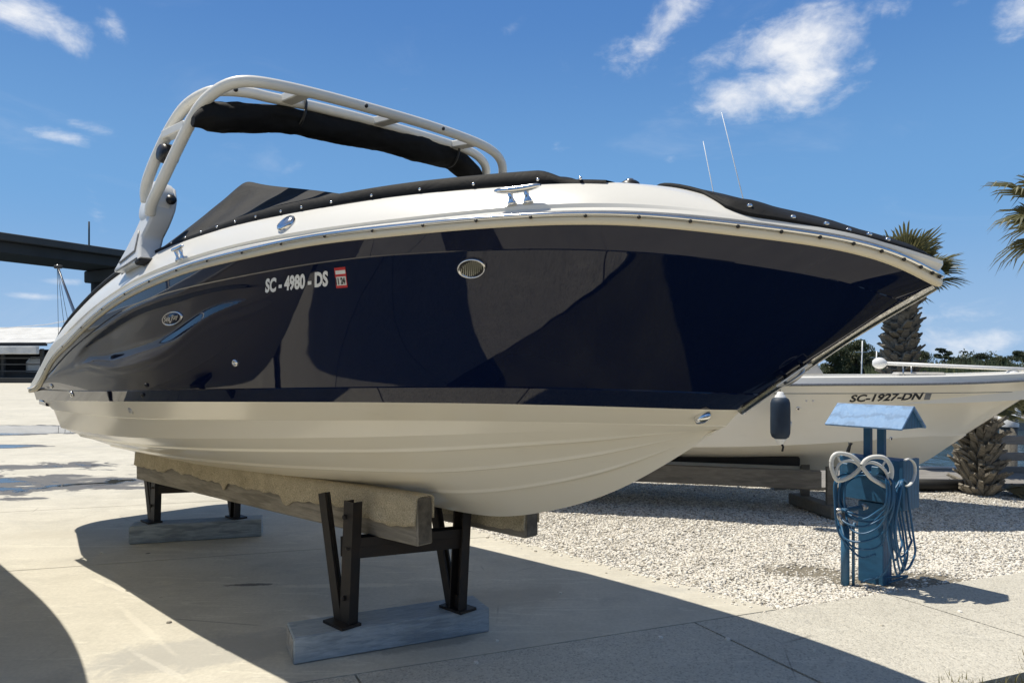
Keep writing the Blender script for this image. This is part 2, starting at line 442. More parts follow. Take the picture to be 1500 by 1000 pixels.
def cloud(px, py, rx, ry, rot, amp=1.0):
    a, e = bearing(px, py); k = 1 / 1050
    dx = wm('SUBTRACT', az, a); dy = wm('SUBTRACT', el, e); c, s = math.cos(rot), math.sin(rot)
    u = wm('DIVIDE', wm('ADD', wm('MULTIPLY', dx, c), wm('MULTIPLY', dy, s)), rx * k * .98)
    v = wm('DIVIDE', wm('SUBTRACT', wm('MULTIPLY', dy, c), wm('MULTIPLY', dx, s)), ry * k * .98)
    d = wm('SQRT', wm('ADD', wm('MULTIPLY', u, u), wm('MULTIPLY', v, v)))
    return wm('MULTIPLY', wss(d, 1.0, 0.0), amp)
CL = [(1165, 75, 135, 110, .2, 1.0), (1140, 130, 185, 62, .08, 1.1), (1210, 15, 110, 60, 0, .85), (975, 40, 165, 46, .62, .85), (905, 88, 110, 34, .35, .7), (1262, 100, 45, 20, 0, .7), (1050, 88, 90, 40, .3, .55),
      (40, 20, 105, 50, -.3, 1.05), (100, 205, 66, 19, -.05, .95), (135, 190, 46, 15, -.1, .6), (160, 40, 45, 26, -.8, .45), (1318, 12, 44, 26, 0, .75), (1400, 5, 30, 15, 0, .35), (1495, 25, 44, 44, 0, .85),
      (50, 434, 52, 8, 0, .62), (95, 412, 46, 9, 0, .55), (1400, 498, 190, 34, 0, .75), (830, 215, 40, 14, 0, .4), (985, 230, 30, 14, 0, .45), (610, 120, 80, 14, .7, .26), (745, 45, 50, 14, .6, .16), (420, 250, 60, 12, .5, .18), (130, 270, 18, 120, .28, .36), (1370, 378, 64, 18, 0, .5), (1350, 470, 260, 40, 0, .34), (300, 330, 160, 30, .1, .22)]
tot = None
for c_ in CL:
    v = cloud(*c_); tot = v if tot is None else wm('MAXIMUM', tot, v)
nz = wnoise(9, 10, .60, (1, 1.7, 1), .12, .5, (3.1, 1.7, 0))
nz2 = wnoise(30, 8, .65, (1, 1.5, 1), .1, .3)
cm = wm('ADD', wm('MULTIPLY', tot, .60), wm('MULTIPLY', wm('SUBTRACT', nz, .5), 1.45))
cm = wm('ADD', cm, wm('MULTIPLY', wm('SUBTRACT', nz2, .5), .55))
cm = wm('MULTIPLY', wss(cm, .14, .92), wss(tot, .0, .3))
# thin high haze streaks, plus unseen clouds behind added for ambient light and reflections
hz = wm('MULTIPLY', wss(wnoise(3.5, 9, .62, (1, 3.2, 1), -.15, .8), .55, .85), .14)
back = wm('MULTIPLY', wss(wnoise(2.2, 8, .6, (1, 2, 1), .2, .4), .50, .72), wss(sp.outputs[1], .0, -.4))
cm = wm('MAXIMUM', wm('MAXIMUM', cm, hz), wm('MULTIPLY', back, .8))
hsv = wn('ShaderNodeHueSaturation'); hsv.inputs['Hue'].default_value = .502; hsv.inputs['Saturation'].default_value = .60; hsv.inputs['Value'].default_value = .75
nt.links.new(sky.outputs[0], hsv.inputs['Color'])
# clear maritime air: the band above the horizon stays pale blue
def wmix(f, a, b):
    n = wn('ShaderNodeMix', data_type='RGBA')
    for sk, v in ((n.inputs[0], f), (n.inputs[6], a), (n.inputs[7], b)):
        if hasattr(v, 'is_linked'): nt.links.new(v, sk)
        else: sk.default_value = (*v, 1)
    return n.outputs[2]
air = wmix(wss(el, .02, .22), (3.25, 5.3, 8.2), (1.65, 4.05, 7.7))
air = wmix(wss(el, .18, .50), air, (.74, 2.35, 6.0))
skyc = wmix(wm('MULTIPLY', wss(el, 1.1, .45), .88), hsv.outputs[0], air)
mx = wn('ShaderNodeMix', data_type='RGBA'); nt.links.new(cm, mx.inputs[0]); nt.links.new(skyc, mx.inputs[6]); mx.inputs[7].default_value = (9.8, 9.9, 10.1, 1)
nt.links.new(mx.outputs[2], bg.inputs[0])

sl = bpy.data.lights.new('sun', 'SUN'); sl.energy = 5.0; sl.angle = R(.53); sl.color = (1, .94, .83)
so = bpy.data.objects.new('sun', sl); COL.objects.link(so); so.rotation_euler = SUN.to_track_quat('Z', 'Y').to_euler(); so.location = SUN * 40

cam = bpy.data.cameras.new('camera'); co_ = bpy.data.objects.new('camera', cam); COL.objects.link(co_)
CAMH = 1.65
co_.location = (0, 0, CAMH); co_.rotation_euler = (R(90), 0, 0)
cam.sensor_width = 36; cam.lens = 36 * 1050 / 1500; cam.shift_y = 35 / 1500; cam.clip_start = .05; cam.clip_end = 3000
scene.camera = co_
scene.view_settings.view_transform = 'Standard'; scene.view_settings.look = 'None'; scene.view_settings.exposure = 0
scene.cycles.max_bounces = 8

#@BOAT
# ------------------------------------------------------------------ the navy motor boat
O = Vector((-3.3972, 7.2521, 0)); YAW = math.atan2(-.69466, .71934)
boat = thing('motor_boat', 'navy blue and cream bowrider motor boat with white tower, raised on timber bunks', 'boat', O, YAW)
KN = {
  'rail': [(-0.1, 1.407), (0.346, 1.465), (0.783, 1.661), (1.209, 1.779), (1.624, 1.886), (2.029, 1.98), (2.423, 2.05), (2.805, 2.098), (3.175, 2.131), (3.534, 2.154), (3.879, 2.165), (4.212, 2.172), (4.531, 2.18), (4.836, 2.18), (5.126, 2.175), (5.4, 2.171), (5.658, 2.165), (5.898, 2.153), (6.119, 2.129), (6.318, 2.095), (6.494, 2.062), (6.643, 2.024), (6.757, 1.968), (6.82, 1.918)],
  'ledge': [(-0.19, 1.419), (0.263, 1.595), (0.705, 1.80), (1.138, 1.885), (1.559, 1.971), (1.97, 2.063), (2.369, 2.126), (2.757, 2.172), (3.133, 2.193), (3.496, 2.212), (3.847, 2.226), (4.184, 2.231), (4.508, 2.228), (4.817, 2.222), (5.112, 2.22), (5.39, 2.217), (5.651, 2.212), (5.895, 2.202), (6.118, 2.18), (6.321, 2.148), (6.499, 2.111), (6.65, 2.07), (6.766, 2.028), (6.83, 2.0)],
  'wl': [(-0.31, 1.334), (0.725, 1.362), (1.697, 1.392), (2.602, 1.42), (3.434, 1.445), (4.187, 1.465), (4.85, 1.478), (5.411, 1.48), (5.843, 1.471), (6.08, 1.462)],
  'knuckle': [(-0.1, 1.43), (0.917, 1.447), (1.872, 1.468), (2.762, 1.492), (3.58, 1.516), (4.319, 1.536), (4.971, 1.55), (5.522, 1.551), (5.947, 1.539), (6.18, 1.527)],
  'uch': [(0.2, 1.264), (1.143, 1.27), (2.028, 1.284), (2.852, 1.311), (3.61, 1.341), (4.296, 1.367), (4.9, 1.384), (5.41, 1.39), (5.804, 1.39), (6.02, 1.388)],
  'chine': [(0.2, 1.105), (0.969, 1.112), (1.7, 1.129), (2.391, 1.162), (3.041, 1.2), (3.646, 1.237), (4.202, 1.27), (4.705, 1.304), (5.148, 1.336), (5.523, 1.359), (5.812, 1.37), (5.97, 1.372)],
  'keel': [(0.2, 0.69), (0.628, 0.701), (1.046, 0.709), (1.454, 0.716), (1.852, 0.727), (2.24, 0.738), (2.617, 0.748), (2.983, 0.756), (3.338, 0.763), (3.681, 0.77), (4.013, 0.776), (4.331, 0.78), (4.637, 0.802), (4.929, 0.864), (5.207, 0.951), (5.47, 1.065), (5.717, 1.206), (5.947, 1.358), (6.158, 1.51), (6.349, 1.64), (6.518, 1.756), (6.66, 1.843), (6.77, 1.907), (6.83, 1.943)],
  'crease': [(0, 1.42), (0.7, 1.59), (1.2, 1.735), (1.742, 1.86), (2.264, 1.965), (2.767, 2.03), (3.25, 2.063), (3.711, 2.078), (4.149, 2.09), (4.564, 2.101), (4.953, 2.104), (5.316, 2.095), (5.65, 2.081), (5.951, 2.058), (6.217, 2.022), (6.442, 1.975), (6.615, 1.922), (6.71, 1.875)],
  'bandtop': [(.2, 1.60), (.6, 1.77), (1.0, 1.88), (1.451, 1.99), (1.89, 2.08), (2.316, 2.148), (2.729, 2.197), (3.128, 2.226), (3.513, 2.244), (3.884, 2.254), (4.239, 2.258), (4.579, 2.257), (4.902, 2.252), (5.208, 2.247), (5.495, 2.244), (5.763, 2.238), (6.008, 2.22), (6.231, 2.187), (6.427, 2.146), (6.592, 2.100), (6.72, 2.057), (6.79, 2.03)],
  'decktop': [(0.0, 1.72), (0.4, 1.93), (0.812, 2.065), (1.214, 2.165), (1.607, 2.245), (1.99, 2.306), (2.363, 2.352), (2.726, 2.382), (3.078, 2.397), (3.42, 2.403), (3.75, 2.405), (4.069, 2.401), (4.376, 2.394), (4.67, 2.388), (4.951, 2.381), (5.218, 2.37), (5.471, 2.357), (5.709, 2.343), (5.93, 2.318), (6.133, 2.27), (6.317, 2.204), (6.479, 2.145), (6.616, 2.098), (6.722, 2.060), (6.78, 2.038)],
}
Z = {n: natcubic(v) for n, v in KN.items()}
kx, kb = 6.82 / 7.4, 1.287 / 1.25
def plan(B, x0, xe, n, m, Bs):
    B *= kb; Bs *= kb; x0 *= kx; xe *= kx
    def g(x):
        x = np.asarray(x, float); t = np.clip((x - x0) / (xe - x0), 0, 1)
        return B * np.maximum(1 - t**n, 0) ** (1 / m) - (B - Bs) * np.clip((x0 - x) / x0, 0, 1.3) ** 2
    return g, xe
PL = {'rail': plan(1.25, 3.2, 7.385, 2.6, 1.6, 1.22), 'wl': plan(1.197, 2.2, 6.585, 2.18, 1.40, 1.172), 'knuckle': plan(1.222, 2.3, 6.70, 2.2, 1.40, 1.195),
      'uch': plan(1.12, 2.1, 6.515, 2.0, 1.15, 1.10), 'chine': plan(1.06, 2.0, 6.475, 2.0, 1.15, 1.05), 'crease': plan(1.244, 3.0, 7.27, 2.55, 1.7, 1.214),
      'ledge': plan(1.245, 3.2, 7.40, 2.6, 1.6, 1.215), 'bandtop': plan(1.228, 3.2, 7.37, 2.6, 1.6, 1.198), 'decktop': plan(1.10, 3.2, 7.30, 2.6, 1.6, 1.07)}
def stations(n, p=2.0):
    t = np.linspace(0, 1, n); return 1 - (1 - t) ** p
def curve(name, x0, S, xe=None):
    g, e = PL[name]; x = x0 + ((xe or e) - x0) * S
    return np.stack([x, -g(x), Z[name](x)], 1)
NS = 230
S = stations(NS, 2.1)
cw, ck, cc, cr = curve('wl', .0, S), curve('knuckle', .0, S), curve('crease', .0, S), curve('rail', .0, S)
cu, ch_ = curve('uch', .27, S), curve('chine', .27, S)
xk = .27 + (5.965 - .27) * S
ckl = np.stack([xk, 0 * xk, Z['keel'](xk)], 1)
cwb = curve('wl', .27, S)
def loft(A, B, m, fn=None):
    T = np.linspace(0, 1, m); G = A[:, None] * (1 - T[None, :, None]) + B[:, None] * T[None, :, None]
    if fn: G = fn(G, T)
    return G
def both(mb, G, smooth=True):
    mb.grid(G, smooth, flip=True); H = G.copy(); H[..., 1] *= -1; mb.grid(H, smooth)
# --- bottom: keel-chine, chine-upper chine, upper chine-waterline, small flat under the navy lip
hb = MB()
def vbulge(G, T):
    k = 4 * T * (1 - T); s = sstep(.45, .95, S)
    G[..., 2] -= (k[None] * (.035 * (1 - s[:, None])))           # slightly convex aft
    G[..., 1] += (k[None] * .02 * s[:, None])
    # spray strakes moulded into the bottom
    for fr, x0 in ((.36, .9), (.63, .96), (.86, 1.0)):
        wdt = .022
        d = (T[None] - fr) / wdt
        rise = np.where((d > -1) & (d <= 0), (1 + d), np.where((d > 0) & (d < .5), 1 - d / .5, 0))
        G[..., 2] -= rise * .016 * sstep(1.0, .9, S)[:, None]
    return G
both(hb, loft(ckl, ch_, 121, vbulge))
both(hb, loft(ch_, cu, 8))
cu2 = cu.copy(); cu2[:, 1] *= 1.008; cu2[:, 2] += .004
both(hb, loft(cu, cu2, 3)); both(hb, loft(cu2, cwb, 10))
# transom of the white hull
pts = [tuple(p) for p in [cwb[0], cu2[0], cu[0], ch_[0], ckl[0]]]
poly = pts + [(x, -y, z) for x, y, z in pts[-2::-1]]
hb.add(poly, [tuple(range(len(poly)))])
bottom_o = hb.build('hull_bottom', GEL, boat)
# --- navy topsides
SCT = natcubic([(1.25, 1.62), (1.663, 1.790), (1.97, 1.870), (2.321, 1.943), (2.638, 1.994), (3.292, 2.040), (3.826, 2.058), (4.2, 2.045), (4.35, 2.03)])
SCB = natcubic([(1.25, 1.60), (1.663, 1.66), (2.1, 1.635), (2.576, 1.65), (3.192, 1.748), (3.658, 1.897), (3.982, 1.954), (4.2, 1.99), (4.35, 2.02)])
def scoop(G):
    x, z = G[..., 0], G[..., 2]; top, bot = SCT(x), SCB(x); hgt = np.maximum(top - bot, .001)
    env = sstep(1.30, 1.75, x) * sstep(4.33, 3.9, x)
    a = sstep(0, 1, (top - z) / (.10 * hgt + .012)) * sstep(0, 1, (z - bot) / (.42 * hgt + .01))
    lip = np.exp(-((z - bot) / .012) ** 2) * .004 + np.exp(-((z - bot + .05) / .014) ** 2) * .003
    return env * (.034 * a * np.clip(hgt / .28, .25, 1)), env * lip
def top_fn(G, T):
    s = sstep(.45, .93, S)[:, None]; k = 4 * T * (1 - T)
    G[..., 1] += k[None] * (.055 * s) * (1 - sstep(.97, 1, S)[:, None])
    G[..., 1] -= k[None] * .012 * (1 - s)
    i, l = scoop(G); G[..., 1] += i - l
    return G
ht = MB()
cw2 = cw.copy(); cw2[:, 1] = np.minimum(cw2[:, 1] * 1.0, 0)
both(ht, loft(cw2, ck, 8))
ck2 = ck.copy(); ck2[:, 1] = ck[:, 1] * .992; ck2[:, 2] += .006
both(ht, loft(ck, ck2, 2), False)
G_main = loft(ck2, cc, 64, top_fn); both(ht, G_main)
cc2 = cc.copy(); cc2[:, 1] += -.006 * (1 - sstep(.9, 1, S)); cc2[:, 2] += .004
both(ht, loft(cc, cc2, 2), True)
both(ht, loft(cc2, cr, 14))
# underside of the lip and stern closing faces
lip_in = cw2.copy(); lip_in[:, 1] *= .93; lip_in[:, 2] -= .0; lip_in = np.stack([lip_in[:, 0], lip_in[:, 1], lip_in[:, 2]], 1)
pts = [tuple(cr[0]), tuple(cc[0]), tuple(ck[0]), tuple(cw[0])]; poly = pts + [(x, -y, z) for x, y, z in pts[::-1]]
ht.add(poly, [tuple(range(len(poly)))])
ht.add([(0, -1.16, 1.3435), (.6, -1.16, 1.357), (.6, 1.16, 1.357), (0, 1.16, 1.3435)], [(0, 3, 2, 1)])
tops_o = ht.build('navy_topsides', NAVY, boat)
# --- gunwale band, chrome insert and deck
def swept(C, prof, mb, mirror=True):
    """profile points (out, up) swept along a rail curve"""
    n = len(C); T = np.gradient(C, axis=0); T /= np.linalg.norm(T, axis=1)[:, None]
    Oo = np.stack([-T[:, 1], T[:, 0], 0 * T[:, 0]], 1); Oo *= -1
    Oo /= np.maximum(np.linalg.norm(Oo, axis=1), 1e-6)[:, None]
    Oo[-1] = (1, 0, 0)
    Up = np.cross(Oo, T); Up *= np.sign(Up[:, 2:3] + 1e-9); Up /= np.linalg.norm(Up, axis=1)[:, None]
    G = np.stack([C + Oo * o + Up * u for o, u in prof], 1)
    both(mb, G)
    return G
S2 = stations(200, 2.4)
crr = curve('rail', .0, S2)
mb = MB(); Gb = swept(crr, [(-.01, -.002), (.005, -.003), (.010, .002), (.012, .010), (.012, .021), (.009, .0245), (.0, .025)], mb)
mb.add([tuple(p) for p in Gb[0]] , [tuple(range(len(Gb[0])))])
mb.build('rub_rail', BAND, boat)
mb = MB(); Gc = swept(crr, [(.002, .0248), (.012, .025), (.019, .029), (.021, .035), (.018, .041), (.010, .045), (-.002, .046)], mb)
mb.build('rub_rail_insert', CHROME, boat)
for i in range(8, 196, 7):
    p = Gc[i, 2] * .7 + Gc[i, 1] * .3
    MB().lathe((p[0], p[1], p[2] - .002), [(.0, .006), (.006, .004), (.007, 0)], axis=(.2, -1, 0), n=8).build('rail_screw', BLKP, boat)
dk = MB()
a0 = Gc[:, 6]                                                     # top inner edge of the chrome
clg = curve('ledge', .0, S2); cbt = curve('bandtop', .05, S2); cdt = curve('decktop', .1, S2)
clg[:, 2] = np.maximum(clg[:, 2], a0[:, 2] + .002)
L1 = clg.copy(); L1[:, 1] *= .999; L1[:, 2] += .000
L2 = clg.copy(); L2[:, 1] *= .978; L2[:, 2] += .013
cbt[:, 2] = np.maximum(cbt[:, 2], L2[:, 2] + .004)
both(dk, np.stack([a0 - np.array([0, 0, .01]), a0, L1], 1)); both(dk, np.stack([L1, L2], 1)); both(dk, loft(L2, cbt, 5))
def conv(G, T):
    k = 4 * T * (1 - T); wdt = np.linalg.norm(cdt - cbt, axis=1)[:, None]; G[..., 1] -= k[None] * .03 * wdt; G[..., 2] += k[None] * .03 * wdt; return G
both(dk, loft(cbt, cdt, 10, conv))
cin = cdt.copy(); cin[:, 1] = np.minimum(cdt[:, 1] + .06, -.0); cin[:, 2] += .012
both(dk, loft(cdt, cin, 3))
# deck surface across, crowned towards the bow
T = np.linspace(0, 1, 9)
cen = cin.copy(); cen[:, 1] = 0
crown = .012 + .035 * sstep(4.6, 5.5, cin[:, 0]) * sstep(6.5, 5.9, cin[:, 0])
Gd = cin[:, None] * (1 - T[None, :, None]) + cen[:, None] * T[None, :, None]
Gd[..., 2] += crown[:, None] * (1 - (1 - T[None]) ** 2) - .10 * sstep(1.9, 1.2, cin[:, 0])[:, None] * sstep(0, .3, T)[None]
both(dk, Gd)
dk.build('deck', DECKW, boat)
def deck_z(x, y):
    b = PL['decktop'][0](x); return Z['decktop'](x) + .012 + (.012 + .035 * sstep(4.6, 5.5, x) * sstep(6.5, 5.9, x)) * np.clip(1 - (np.abs(y) / np.maximum(b - .06, .05)) ** 2, 0, 1)
# black edging along the cockpit coaming aft of the tower
mb = MB()
for sg in (1, -1):
    x = np.linspace(.12, 2.35, 40); mb.tube([(a, -sg * (PL['decktop'][0](a) - .012), Z['decktop'](a) + .022) for a in x], .022, 8)
mb.build('coaming_trim', BLKR, boat)
# swim platform behind the transom
mb = MB()
pl = [(.28, -1.2), (-.1, -1.165), (-.45, -1.09), (-1.05, -.955)] + [(-1.05 - .45 * math.sin(a), -.505 - .45 * math.cos(a)) for a in np.linspace(.1, math.pi / 2, 7)]
pl = pl + [(x, -y) for x, y in pl[::-1]]
mb.prism(pl, 1.295, 1.342); mb.build('swim_platform', NAVY, boat, bevel=.012)
mb = MB(); mb.prism([(x * .98 - .01, y * .97) for x, y in pl], 1.3425, 1.350); mb.build('platform_pad', BLKR, boat)
mb = MB(); mb.box((.1, -1.03, 1.315), (.16, .08, .05), bev=.008); mb.box((.02, -1.0, 1.30), (.05, .05, .05)); mb.build('platform_bracket', BLKP, boat)
# stainless stem strip
mb = MB()
xs = np.linspace(6.075, 6.80, 50)
for wd, off, h in ((.030, .006, .0),):
    G = []
    for x in xs:
        z = float(Z['keel'](x)); sl_ = float(Z['keel'](x + .01) - z) / .01; n = Vector((sl_, 0, -1)).normalized()
        r = []
        for a in np.linspace(-1.25, 1.25, 9):
            r.append((x + n.x * (math.cos(a) * .030 - .019), math.sin(a) * .030, z + n.z * (math.cos(a) * .030 - .019)))
        G.append(r)
    mb.grid(G, True); mb.grid(G, True, flip=True)
mb.build('stem_strip', CHROME, boat)

# projection of small fittings on to the starboard side
def bvh_of(*obs):
    vs, fs = [], []
    for o in obs:
        n = len(vs); vs += [v.co.copy() for v in o.data.vertices]; fs += [tuple(i + n for i in p.vertices) for p in o.data.polygons]
    return BVHTree.FromPolygons(vs, fs)
SIDE = bvh_of(tops_o, bottom_o)
def onside(x, z, off=.003, bvh=None):
    h, n, i, d = (bvh or SIDE).ray_cast(Vector((x, -4, z)), Vector((0, 1, 0)))
    if h is None: return Vector((x, 0, z)), Vector((0, -1, 0))
    if n.y > 0: n = -n
    return h + n * off, n
def text_mesh(body, bold=.0):
    cu_ = bpy.data.curves.new('tmp', 'FONT'); cu_.body = body; cu_.size = 1; cu_.offset = bold; cu_.resolution_u = 3
    ob = bpy.data.objects.new('tmp', cu_); COL.objects.link(ob); bpy.context.view_layer.update()
    me = bpy.data.meshes.new_from_object(ob.evaluated_get(bpy.context.evaluated_depsgraph_get()))
    bpy.data.objects.remove(ob); bpy.data.curves.remove(cu_)
    V = np.array([v.co[:] for v in me.vertices]); F = [tuple(p.vertices) for p in me.polygons]; bpy.data.meshes.remove(me)
    V[:, 0] -= V[:, 0].min(); V[:, 1] -= V[:, 1].min()
    return V[:, :2] / np.array([V[:, 0].max(), V[:, 1].max()]), F
def text_on(name, body, p0, p1, hgt, material, parent, bold=.012, off=.003, shear=0, bvh=None):
    """lettering laid along the hull side from (x, z) p0 to p1"""
    V, F = text_mesh(body, bold)
    vs = []
    for s_, t_ in V:
        s_ = s_ + shear * (t_ - .5)
        x = p0[0] + (p1[0] - p0[0]) * s_; z = p0[1] + (p1[1] - p0[1]) * s_ + hgt * t_
        vs.append(tuple(onside(x, z, off, bvh)[0]))
    return MB().add(vs, F).build(name, material, parent)
def quad_on(name, x0, x1, z0, z1, material, parent, off=.002, n=5, dz=0, bvh=None, dx=0):
    G = [[tuple(onside(x0 + (x1 - x0) * a + dx * b, z0 + (z1 - z0) * b + dz * a, off, bvh)[0]) for b in np.linspace(0, 1, n)] for a in np.linspace(0, 1, n)]
    return MB().grid(G, True, flip=False).build(name, material, parent)
#@DECALS
text_on('registration_number', 'SC - 4980 - DS', (4.231, 1.999), (4.668, 2.005), .066, LETW, boat, .045, .003, .10)
stk = quad_on('registration_sticker', 4.690, 4.757, 1.995, 2.078, REDM, boat, dx=.041)
quad_on('sticker_panel', 4.724, 4.783, 2.052, 2.067, STKW, stk, .0035, dx=.008); quad_on('sticker_field', 4.702, 4.759, 2.006, 2.042, STKW, stk, .0035, dx=.018)
text_on('sticker_digits', '11 24', (4.708, 2.010), (4.764, 2.011), .028, LETB, stk, .05, .005, .22)
def disc_on(name, x, z, rx, rz, prof, material, parent, rot=0, n=28):
    """oval fitting: prof = (radius factor, height) pairs"""
    c, nn = onside(x, z, 0); e1 = Vector((1, 0, 0)); e1 = (e1 - nn * e1.dot(nn)).normalized(); e2 = nn.cross(e1)
    if e2.z < 0: e2 = -e2
    if rot: e1, e2 = e1 * math.cos(rot) + e2 * math.sin(rot), e2 * math.cos(rot) - e1 * math.sin(rot)
    vs = [c + nn * h + e1 * (math.cos(2 * math.pi * k / n) * rx * f) + e2 * (math.sin(2 * math.pi * k / n) * rz * f) for f, h in prof for k in range(n)]
    m = len(prof); fs = [(i * n + k, i * n + (k + 1) % n, (i + 1) * n + (k + 1) % n, (i + 1) * n + k) for i in range(m - 1) for k in range(n)]
    fs.append(tuple(range((m - 1) * n, m * n)))
    return MB().add(vs, fs, True).build(name, material, parent), (c, nn, e1, e2)
vent, (vc, vn, e1, e2) = disc_on('hull_vent', 5.405, 2.035, .066, .043, [(1, 0), (1.0, .010), (.93, .014), (.86, .010), (.84, .004)], CHROME, boat)
disc_on('vent_mesh', 5.405, 2.035, .056, .035, [(1, .004), (.98, .006)], BLKP, vent)
mb = MB()
for k in range(-5, 6):
    d = k * .0098; hl = .032 * math.sqrt(max(0, 1 - (d / .055) ** 2))
    a = vc + vn * .009 + e1 * (d - hl * .55) - e2 * hl * .95; b = vc + vn * .009 + e1 * (d + hl * .55) + e2 * hl * .95
    if hl > .012: mb.bar(a, b, .0035, .003)
mb.build('vent_louvres', CHROME, vent)
emb, (ec, en, e1, e2) = disc_on('maker_emblem', 3.188, 1.921, .134, .040, [(1, 0), (1, .008), (.93, .012), (.86, .009)], CHROME, boat, .06)
disc_on('emblem_plate', 3.188, 1.921, .120, .033, [(1, .006), (.97, .0095)], NAVY, emb, .06)
V, F = text_mesh('Sea Ray', .012)
MB().add([ec + en * .0115 + e1 * ((s_ - .5) * .19 + (t_ - .5) * .022) + e2 * ((t_ - .5) * .036) for s_, t_ in V], F).build('emblem_lettering', CHROME, emb)
for nm, x, z, r, mt in (('drain_fitting', 3.812, 1.664, .020, CHROME), ('stern_fitting', .677, 1.482, .02, CHROME), ('stern_fitting', 1.227, 1.43, .024, CHROME), ('drain_fitting', 2.777, 1.528, .012, BLKP), ('drain_fitting', 2.704, 1.466, .012, BLKP), ('drain_fitting', 2.347, 1.35, .024, STEEL)):
    o, _ = disc_on(nm, x, z, r, r, [(1, 0), (1, .006), (.8, .012), (.35, .013), (.3, .004)], mt, boat)
# bow eye and lower bow fitting
mb = MB(); c = Vector((6.318, -.050, 1.612)); d = Vector((.82, 0, .57)).normalized(); n = Vector((.30, -.78, -.50)).normalized()
mb.tube(spline([c - d * .04 - n * .03, c - d * .042 + n * .015, c - d * .03 + n * .034, c + n * .040, c + d * .03 + n * .034, c + d * .042 + n * .015, c + d * .04 - n * .03], 28), .0075, 8)
mb.bar(c - d * .075 + n * .004, c + d * .075 + n * .004, .045, .006); mb.build('bow_eye', STEEL, boat)
o, (c, nn, e1, e2) = disc_on('bow_thru_fitting', 5.955, 1.440, .040, .020, [(1, 0), (1, .012), (.82, .03), (.3, .036)], CHROME, boat, .12)
# cleats, round cap
def cleat(b, d, L, hgt, sp, parent):
    b, d, up = Vector(b), Vector(d).normalized(), Vector((0, -.30, .95)); mb = MB(); tt = np.linspace(-.5, .5, 13)
    mb.tube([b + d * (L * t) + up * (hgt + .006 * abs(t * 2) ** 2) for t in tt], [.004 + .0105 * math.sqrt(max(0, 1 - abs(t * 2) ** 2.6)) for t in tt], 10)
    for s0 in (-sp, sp):
        mb.tube([b + d * s0 - up * .008, b + d * s0 + up * .003, b + d * s0 + up * .018, b + d * s0 + up * hgt], [.021, .016, .009, .012], 10)
    return mb.build('deck_cleat', CHROME, parent)
cleat((5.645, -.913, 2.261), (.127, .05, .004), .185, .044, .032, boat); cleat((3.35, -1.255, 2.248), (1, .01, .06), .16, .055, .03, boat)
DECKB = bvh_of(bpy.data.objects['deck'])
h, n_, i_, d_ = DECKB.ray_cast(Vector((4.369, -4, 2.314)), Vector((0, 1, 0)))
if n_.y > 0: n_ = -n_
mb = MB(); mb.lathe(h, [(.050, -.004), (.050, .010), (.044, .018), (.025, .022), (.0, .023)], axis=n_, n=28); mb.build('gunwale_cap', CHROME, boat)
# nav light
mb = MB(); mb.lathe((5.70, -.28, float(deck_z(5.70, -.28)) + .006), [(.05, 0), (.05, .012), (.045, .022), (.04, .034), (.028, .042), (0, .046)], n=24); mb.build('bow_light', BLKP, boat)
mb = MB(); mb.lathe((5.70, -.28, float(deck_z(5.70, -.28)) + .050), [(.02, 0), (.016, .007), (0, .009)], n=16); mb.build('light_lens', CHROME, boat)
#@TOWER
# ------------------------------------------------------------------ tower
tubeA = [(2.660, -1.175, 2.615), (2.715, -1.188, 2.665), (2.90, -1.18, 2.80), (3.06, -1.15, 2.972), (3.20, -1.12, 3.118), (3.31, -1.09, 3.20), (3.42, -1.03, 3.262), (3.50, -.95, 3.288), (3.555, -.80, 3.296), (3.57, -.5, 3.312), (3.57, -.15, 3.324), (3.57, .31, 3.332), (3.57, .70, 3.322), (3.575, .92, 3.297), (3.577, 1.04, 3.249), (3.56, 1.10, 3.177), (3.50, 1.13, 3.09), (3.25, 1.17, 2.90), (2.9, 1.2, 2.76), (2.66, 1.175, 2.615)]
tubeB = [(2.580, -1.172, 2.700), (2.605, -1.185, 2.760), (2.674, -1.19, 2.84), (2.781, -1.17, 2.975), (2.92, -1.14, 3.12), (3.05, -1.11, 3.212), (3.16, -1.06, 3.265), (3.25, -1.0, 3.287), (3.32, -.86, 3.298), (3.33, -.7, 3.304), (3.33, -.4, 3.326), (3.33, 0, 3.340), (3.33, .504, 3.344), (3.335, .80, 3.336), (3.365, .96, 3.312), (3.385, 1.05, 3.262), (3.375, 1.10, 3.198), (3.30, 1.13, 3.10), (3.0, 1.17, 2.93), (2.75, 1.195, 2.83), (2.58, 1.172, 2.705)]
A_ = spline(tubeA, 110); B_ = spline(tubeB, 110)
MB().tube(A_, .0335, 16).build('tower_tube', TOWER, boat)
MB().tube(B_, .0335, 16).build('tower_tube', TOWER, boat)
def nearest(P, y=None, z=None, side=None):
    best = min(range(len(P)), key=lambda i: (abs(P[i][1] - y) if z is None else abs(P[i][2] - z) + (0 if P[i][1] < 0 else 9)))
    return Vector(P[best])
for y in (-.62, .08, .80):
    a, b = nearest(A_, y=y), nearest(B_, y=y)
    MB().bar(a, b, .085, .05, .006).build('tower_strut', TOWER, boat)
a, b = nearest(A_, z=3.06), nearest(B_, z=3.08); MB().bar(a, b, .07, .05, .006, up=(.5, 0, .8)).build('tower_strut', TOWER, boat)
for P_, ys in ((A_, (-.2, .45)), (B_, (-.9, .86))):
    for y in ys:
        p = nearest(P_, y=y); MB().lathe(p + Vector((.030, -.012, -.005)), [(.013, 0), (.013, .008), (.006, .013), (0, .013)], axis=(.75, -.66, .1), n=12).build('tube_plug', BLKP, boat)
